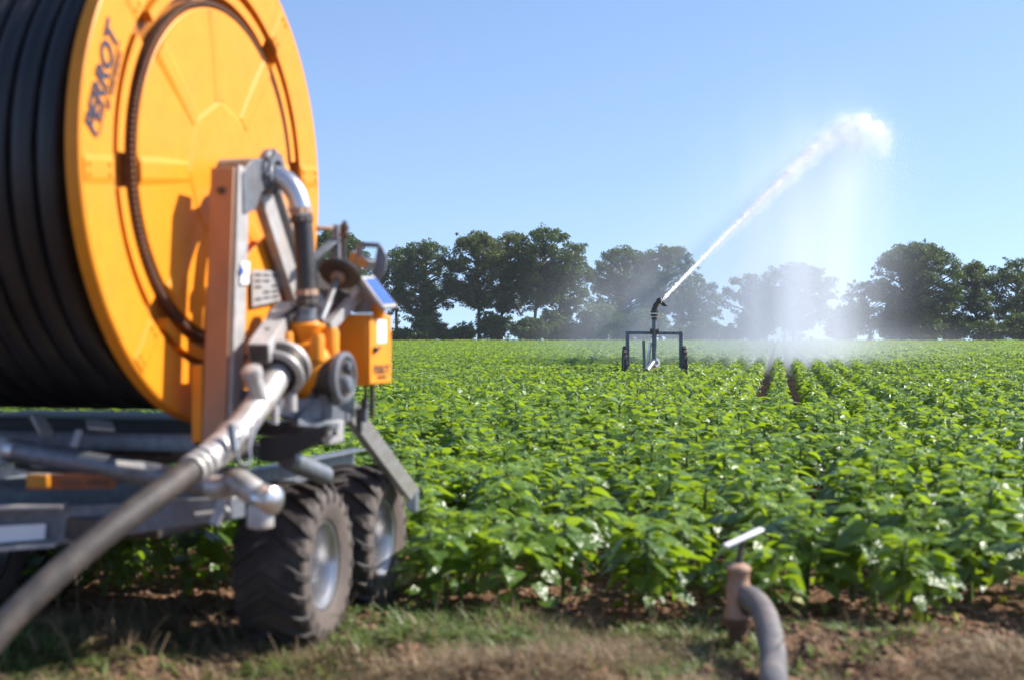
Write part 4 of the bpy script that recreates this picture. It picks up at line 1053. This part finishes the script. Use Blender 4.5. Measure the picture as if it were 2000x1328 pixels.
sheath("loose_spray", .12, .80, ([0, .12, .5, .8], [.1, .13, .34, .55]), .34, .35, 3, .8)
sheath("loose_spray", .55, .96, ([0, .55, .75, .9, 1], [.2, .34, .56, .48, .34]), .24, .5, 4, 1.2)
sheath("falling_wisp", .84, 1.0, ([0, .84, .92, 1], [.2, .32, .34, .22]), .32, .3, 5, 1.3)
tag(jo, "long white jet of water shooting up from the rain gun", "water jet")

# mist: one soft-edged volume
def mist():
    lo = Vector((-2.5, 41.5, .15)); hi = Vector((22, 66, 13.2)); c = (lo + hi) / 2; s = hi - lo
    mb = MB(); mb.box((0, 0, 0), s)
    m, nt, out = mat("spray_mist"); L = nt.links.new
    g = node(nt, "ShaderNodeTexCoord")
    wp_ = node(nt, "ShaderNodeVectorMath", operation='ADD'); wp_.inputs[1].default_value = tuple(c); L(g.outputs["Object"], wp_.inputs[0])
    total = None
    def gauss(cen, sg_, amp, expn=1.0):
        nonlocal total
        sb_ = node(nt, "ShaderNodeVectorMath", operation='SUBTRACT'); sb_.inputs[1].default_value = cen; L(wp_.outputs[0], sb_.inputs[0])
        ml_ = node(nt, "ShaderNodeVectorMath", operation='MULTIPLY'); ml_.inputs[1].default_value = tuple(1 / (q * 1.4142) for q in sg_); L(sb_.outputs[0], ml_.inputs[0])
        dt = node(nt, "ShaderNodeVectorMath", operation='DOT_PRODUCT'); L(ml_.outputs[0], dt.inputs[0]); L(ml_.outputs[0], dt.inputs[1])
        ng = node(nt, "ShaderNodeMath", operation='MULTIPLY'); ng.inputs[1].default_value = -1; L(dt.outputs["Value"], ng.inputs[0])
        ex_ = node(nt, "ShaderNodeMath", operation='EXPONENT'); L(ng.outputs[0], ex_.inputs[0])
        am_ = node(nt, "ShaderNodeMath", operation='MULTIPLY_ADD'); am_.inputs[1].default_value = amp; L(ex_.outputs[0], am_.inputs[0])
        if total is None: am_.inputs[2].default_value = 0
        else: L(total, am_.inputs[2])
        total = am_.outputs[0]
    for cen, sg_, amp in MIST: gauss(cen, sg_, amp)
    nz = node(nt, "ShaderNodeTexNoise"); nz.inputs["Scale"].default_value = .9; nz.inputs["Detail"].default_value = 3
    st_ = node(nt, "ShaderNodeVectorMath", operation='MULTIPLY'); st_.inputs[1].default_value = (1.2, .8, .16); L(wp_.outputs[0], st_.inputs[0]); L(st_.outputs[0], nz.inputs["Vector"])
    mr = node(nt, "ShaderNodeMapRange"); mr.inputs[1].default_value = .3; mr.inputs[2].default_value = .75; mr.inputs[3].default_value = .35; mr.inputs[4].default_value = 1.65; L(nz.outputs["Fac"], mr.inputs[0])
    mu = node(nt, "ShaderNodeMath", operation='MULTIPLY'); L(total, mu.inputs[0]); L(mr.outputs[0], mu.inputs[1])
    cut = node(nt, "ShaderNodeMath", operation='SUBTRACT'); cut.inputs[1].default_value = .0012; L(mu.outputs[0], cut.inputs[0])
    mx_ = node(nt, "ShaderNodeMath", operation='MAXIMUM'); mx_.inputs[1].default_value = 0; L(cut.outputs[0], mx_.inputs[0])
    v = node(nt, "ShaderNodeVolumePrincipled"); v.inputs["Color"].default_value = (.885, .92, 1, 1); v.inputs["Anisotropy"].default_value = .05  # blue sky light tinted into the scattering colour
    L(mx_.outputs[0], v.inputs["Density"]); L(v.outputs[0], out.inputs["Volume"])
    o = mb.build("spray_mist", m, None, smooth=0); o.location = c
    tag(o, "fine white mist and falling curtain of water drifting below the jet", "mist", kind="stuff")
K_ = 52 / F
def mp(u, v, d=52.0): return tuple(at(u, v, d))
MIST = [
    (mp(1550, 600), (1.35, 2.0, 2.0), .15),     # dense curtain
    (mp(1545, 655), (1.35, 2.5, .9), .12),
    (mp(1570, 440), (2.0, 2.6, 2.6), .065),    # veil under the jet
    (mp(1450, 530), (1.9, 2.8, 1.8), .045),
    (mp(1300, 600), (2.2, 3.0, 1.4), .045),     # drifting off over the trees
    (mp(1200, 632), (1.8, 3.0, .9), .016),
    (mp(1500, 672), (4.0, 4.0, .40), .045),     # along the crop
    (mp(1640, 262, 53.2), (.95, .8, .50), .10), # breaking head of the jet
    (mp(1690, 268, 55.2), (.50, .8, .45), .10),
    (mp(1620, 335, 53.5), (1.0, 1.4, .9), .12),
    (mp(1535, 350, 50.0), (.70, .8, .65), .09),
    (mp(1470, 415, 47.5), (.65, .8, .65), .06),
    (mp(1672, 420, 55.0), (.45, 1.2, 1.6), .05),
    (mp(1635, 400, 54.0), (.85, 1.4, 1.7), .05),
    (mp(1610, 530, 53.0), (1.2, 1.8, 1.9), .05),
]
mist()

def haze():
    lo = Vector((-160, -8, -9)); hi = Vector((160, 215, 19)); c = (lo + hi) / 2
    mb = MB(); mb.box((0, 0, 0), hi - lo)
    m, nt, out = mat("summer_haze")
    v = node(nt, "ShaderNodeVolumePrincipled"); v.inputs["Color"].default_value = (.82, .90, 1, 1); v.inputs["Density"].default_value = HAZE; v.inputs["Anisotropy"].default_value = .1
    nt.links.new(v.outputs[0], out.inputs["Volume"])
    o = mb.build("haze", m, None, smooth=0); o.location = c
    tag(o, "thin bluish summer haze over the whole field", "haze", kind="stuff")
HAZE = .0002
if HAZE: haze()

# ------------------------------------------------------------------ ground cover
def blades(name, label, n, m, hmin, hmax, wid, density, lean, cat, seed):
    rg = np.random.default_rng(seed)
    x = rg.uniform(-4.2, 4.2, n * 3); y = rg.uniform(4.9, 9.3, n * 3)
    s = x * RDX + y * RDY
    ok = (rg.random(n * 3) < density(x, y, s)) & (np.abs(x) < .40 * y + .5)
    x, y = x[ok][:n], y[ok][:n]; k = len(x)
    z = ground(x, y) - .01
    h = rg.uniform(hmin, hmax, k) * (.6 + .8 * vnoise(x * 2.2, y * 2.2, seed)); a = rg.uniform(0, 6.283, k); ln = rg.uniform(lean[0], lean[1], k)
    dx, dy = np.cos(a), np.sin(a); wx, wy = -dy * wid, dx * wid
    def P(t, w):
        hh = h * t; o = ln * h * t * t
        return np.stack([np.stack([x + dx * o + wx * w, y + dy * o + wy * w, z + hh * np.maximum(.15, 1 - .35 * ln * t)], 1), np.stack([x + dx * o - wx * w, y + dy * o - wy * w, z + hh * np.maximum(.15, 1 - .35 * ln * t)], 1)], 1)
    V = np.concatenate([P(0, 1), P(.5, .8), P(1, .12)], 1).reshape(-1, 3)
    b = np.array([(0, 1, 3, 2), (2, 3, 5, 4)]); Q = (b[None] + (np.arange(k) * 6)[:, None, None]).reshape(-1, 4)
    tag(link(bpy.data.objects.new(name, quads_mesh(name, V, Q, [M[m]]))), label, cat, kind="stuff")
def wpatch(x, y):
    u = 1000 + F * x / y; v = 664 + F * EYE / y
    g = lambda a, b, sa, sb: np.exp(-((u - a) / sa) ** 2 - ((v - b) / sb) ** 2)
    return g(760, 1240, 130, 42) + .8 * g(1640, 1255, 120, 36) + .55 * g(1150, 1262, 240, 30) + .6 * g(1330, 1270, 80, 40) + .5 * g(60, 1290, 120, 40) + .35 * g(480, 1290, 150, 25)
blades("dry_grass", "trampled dry straw and grass on the headland", 60000, 'straw', .03, .15, .0030,
       lambda x, y, s: np.clip((ROW0 - .22 + .25 * (vnoise(x * 2, y * 2, 4) - .5) - s) / .2, 0, 1) * np.clip((fbm(x * 2.4, y * 2.4, 14) - .46) * 6, .02, 1), (.4, 2.4), "grass", 51)
blades("green_weeds", "low green weeds in patches on the headland", 56000, 'weed', .03, .11, .0080,
       lambda x, y, s: np.clip((ROW0 + .1 - s) / .2, 0, 1) * np.clip((wpatch(x, y) * 2.2 + .03) * np.clip((fbm(x * 3, y * 3, 88) - .3) * 4, 0, 1.4), 0, 1), (.4, 2.2), "weeds", 52)
# clods of soil at the crop edge
def clods():
    rg = np.random.default_rng(77); n = 7500
    x = rg.uniform(-4.5, 4.5, n); s = ROW0 + rg.normal(.05, .75, n); y = (s - x * RDX) / RDY
    ok = (y > 6.0) & (y < 12); x, y = x[ok], y[ok]; n = len(x); z = ground(x, y)
    r = .008 + .022 * rg.random(n) ** 2.5
    bm = bmesh.new(); bmesh.ops.create_cube(bm, size=1.0); bmesh.ops.subdivide_edges(bm, edges=bm.edges[:], cuts=1, use_grid_fill=True)
    tv = np.array([tuple(v.co.normalized()) for v in bm.verts]); tf = np.array([[v.index for v in f.verts] for f in bm.faces]); bm.free()
    V = tv[None] * r[:, None, None] * rg.uniform(.65, 1.35, (n, len(tv), 1)) * np.array([1, 1, .7]) + np.stack([x, y, z + r * .25], 1)[:, None]
    Q = (tf[None] + (np.arange(n) * len(tv))[:, None, None]).reshape(-1, 4)
    tag(link(bpy.data.objects.new("soil_clods", quads_mesh("soil_clods", V.reshape(-1, 3), Q, [M['clod']]))), "crumbly brown clods of soil along the edge of the crop", "soil", kind="stuff")
clods()
def stalks():
    mb = MB(); rr = random.Random(5)
    for _ in range(150):
        y = rr.uniform(6.1, 7.4); x = rr.uniform(-.40 * y, .40 * y)
        if x * RDX + y * RDY > ROW0 - .05: continue
        z = float(ground(x, y)); h = rr.uniform(.08, .26); a_ = rr.uniform(0, 6.28); l_ = rr.uniform(.1, .8) * h
        p0 = Vector((x, y, z - .01)); p1 = p0 + Vector((math.cos(a_) * l_ * .4, math.sin(a_) * l_ * .4, h * .6)); p2 = p0 + Vector((math.cos(a_) * l_, math.sin(a_) * l_, h))
        mb.tube([p0, p1, p2], [.0035, .003, .0015], 5, cap=False)
    tag(mb.build("dry_stalks", M['straw'], None, smooth=60), "scattered upright dry stalks on the headland", "grass", kind="stuff")
stalks()

# ------------------------------------------------------------------ light, sky, camera
SUN_AZ = math.atan2(.985, .20)      # clockwise from +Y
SUN_EL = R(40)
sd = Vector((math.sin(SUN_AZ) * math.cos(SUN_EL), math.cos(SUN_AZ) * math.cos(SUN_EL), math.sin(SUN_EL)))
sl_ = bpy.data.lights.new("sun", 'SUN'); sl_.energy = 5.0; sl_.angle = R(.53); sl_.color = (1.0, .95, .87)
so_ = bpy.data.objects.new("sun", sl_); link(so_); so_.rotation_euler = sd.to_track_quat('Z', 'Y').to_euler(); so_.location = (30, 10, 40)
w = bpy.data.worlds.new("World"); SC.world = w; w.use_nodes = True
nt = w.node_tree; bg = nt.nodes["Background"]
sky = nt.nodes.new("ShaderNodeTexSky"); sky.sky_type = 'NISHITA'; sky.sun_disc = False; sky.sun_elevation = SUN_EL; sky.sun_rotation = SUN_AZ
sky.air_density = 1.0; sky.dust_density = .4; sky.ozone_density = 3.0; sky.altitude = 50
tc = nt.nodes.new("ShaderNodeTexCoord"); mp_ = nt.nodes.new("ShaderNodeMapping"); mp_.inputs["Location"].default_value = (0, 0, .11); mp_.inputs["Scale"].default_value = (1, 1, .89)
nt.links.new(tc.outputs["Generated"], mp_.inputs["Vector"]); nt.links.new(mp_.outputs[0], sky.inputs["Vector"])
tint = nt.nodes.new('ShaderNodeMix'); tint.data_type = 'RGBA'; tint.blend_type = 'MULTIPLY'; tint.inputs[0].default_value = 1; tint.inputs[7].default_value = (1.0, .975, 1.03, 1)
nt.links.new(sky.outputs[0], tint.inputs[6]); nt.links.new(tint.outputs[2], bg.inputs[0]); bg.inputs[1].default_value = .104
cam = bpy.data.cameras.new("camera"); cam.lens = 50; cam.sensor_width = 36; cam.clip_end = 6000; cam.clip_start = .05
cam.dof.use_dof = True; cam.dof.focus_distance = 40.5; cam.dof.aperture_fstop = 1.8; cam.dof.aperture_blades = 0
co = bpy.data.objects.new("camera", cam); link(co); co.location = (0, 0, EYE); co.rotation_euler = (R(90), 0, 0); SC.camera = co
SC.view_settings.view_transform = 'Standard'; SC.view_settings.look = 'None'; SC.view_settings.exposure = .98; SC.view_settings.gamma = 1
SC.render.engine = 'CYCLES'
cy = SC.cycles; cy.use_denoising = True; cy.max_bounces = 8; cy.diffuse_bounces = 3; cy.glossy_bounces = 3; cy.transmission_bounces = 4; cy.volume_bounces = 6; cy.transparent_max_bounces = 8
cy.volume_step_rate = 1.0; cy.volume_max_steps = 96; cy.sample_clamp_indirect = 6
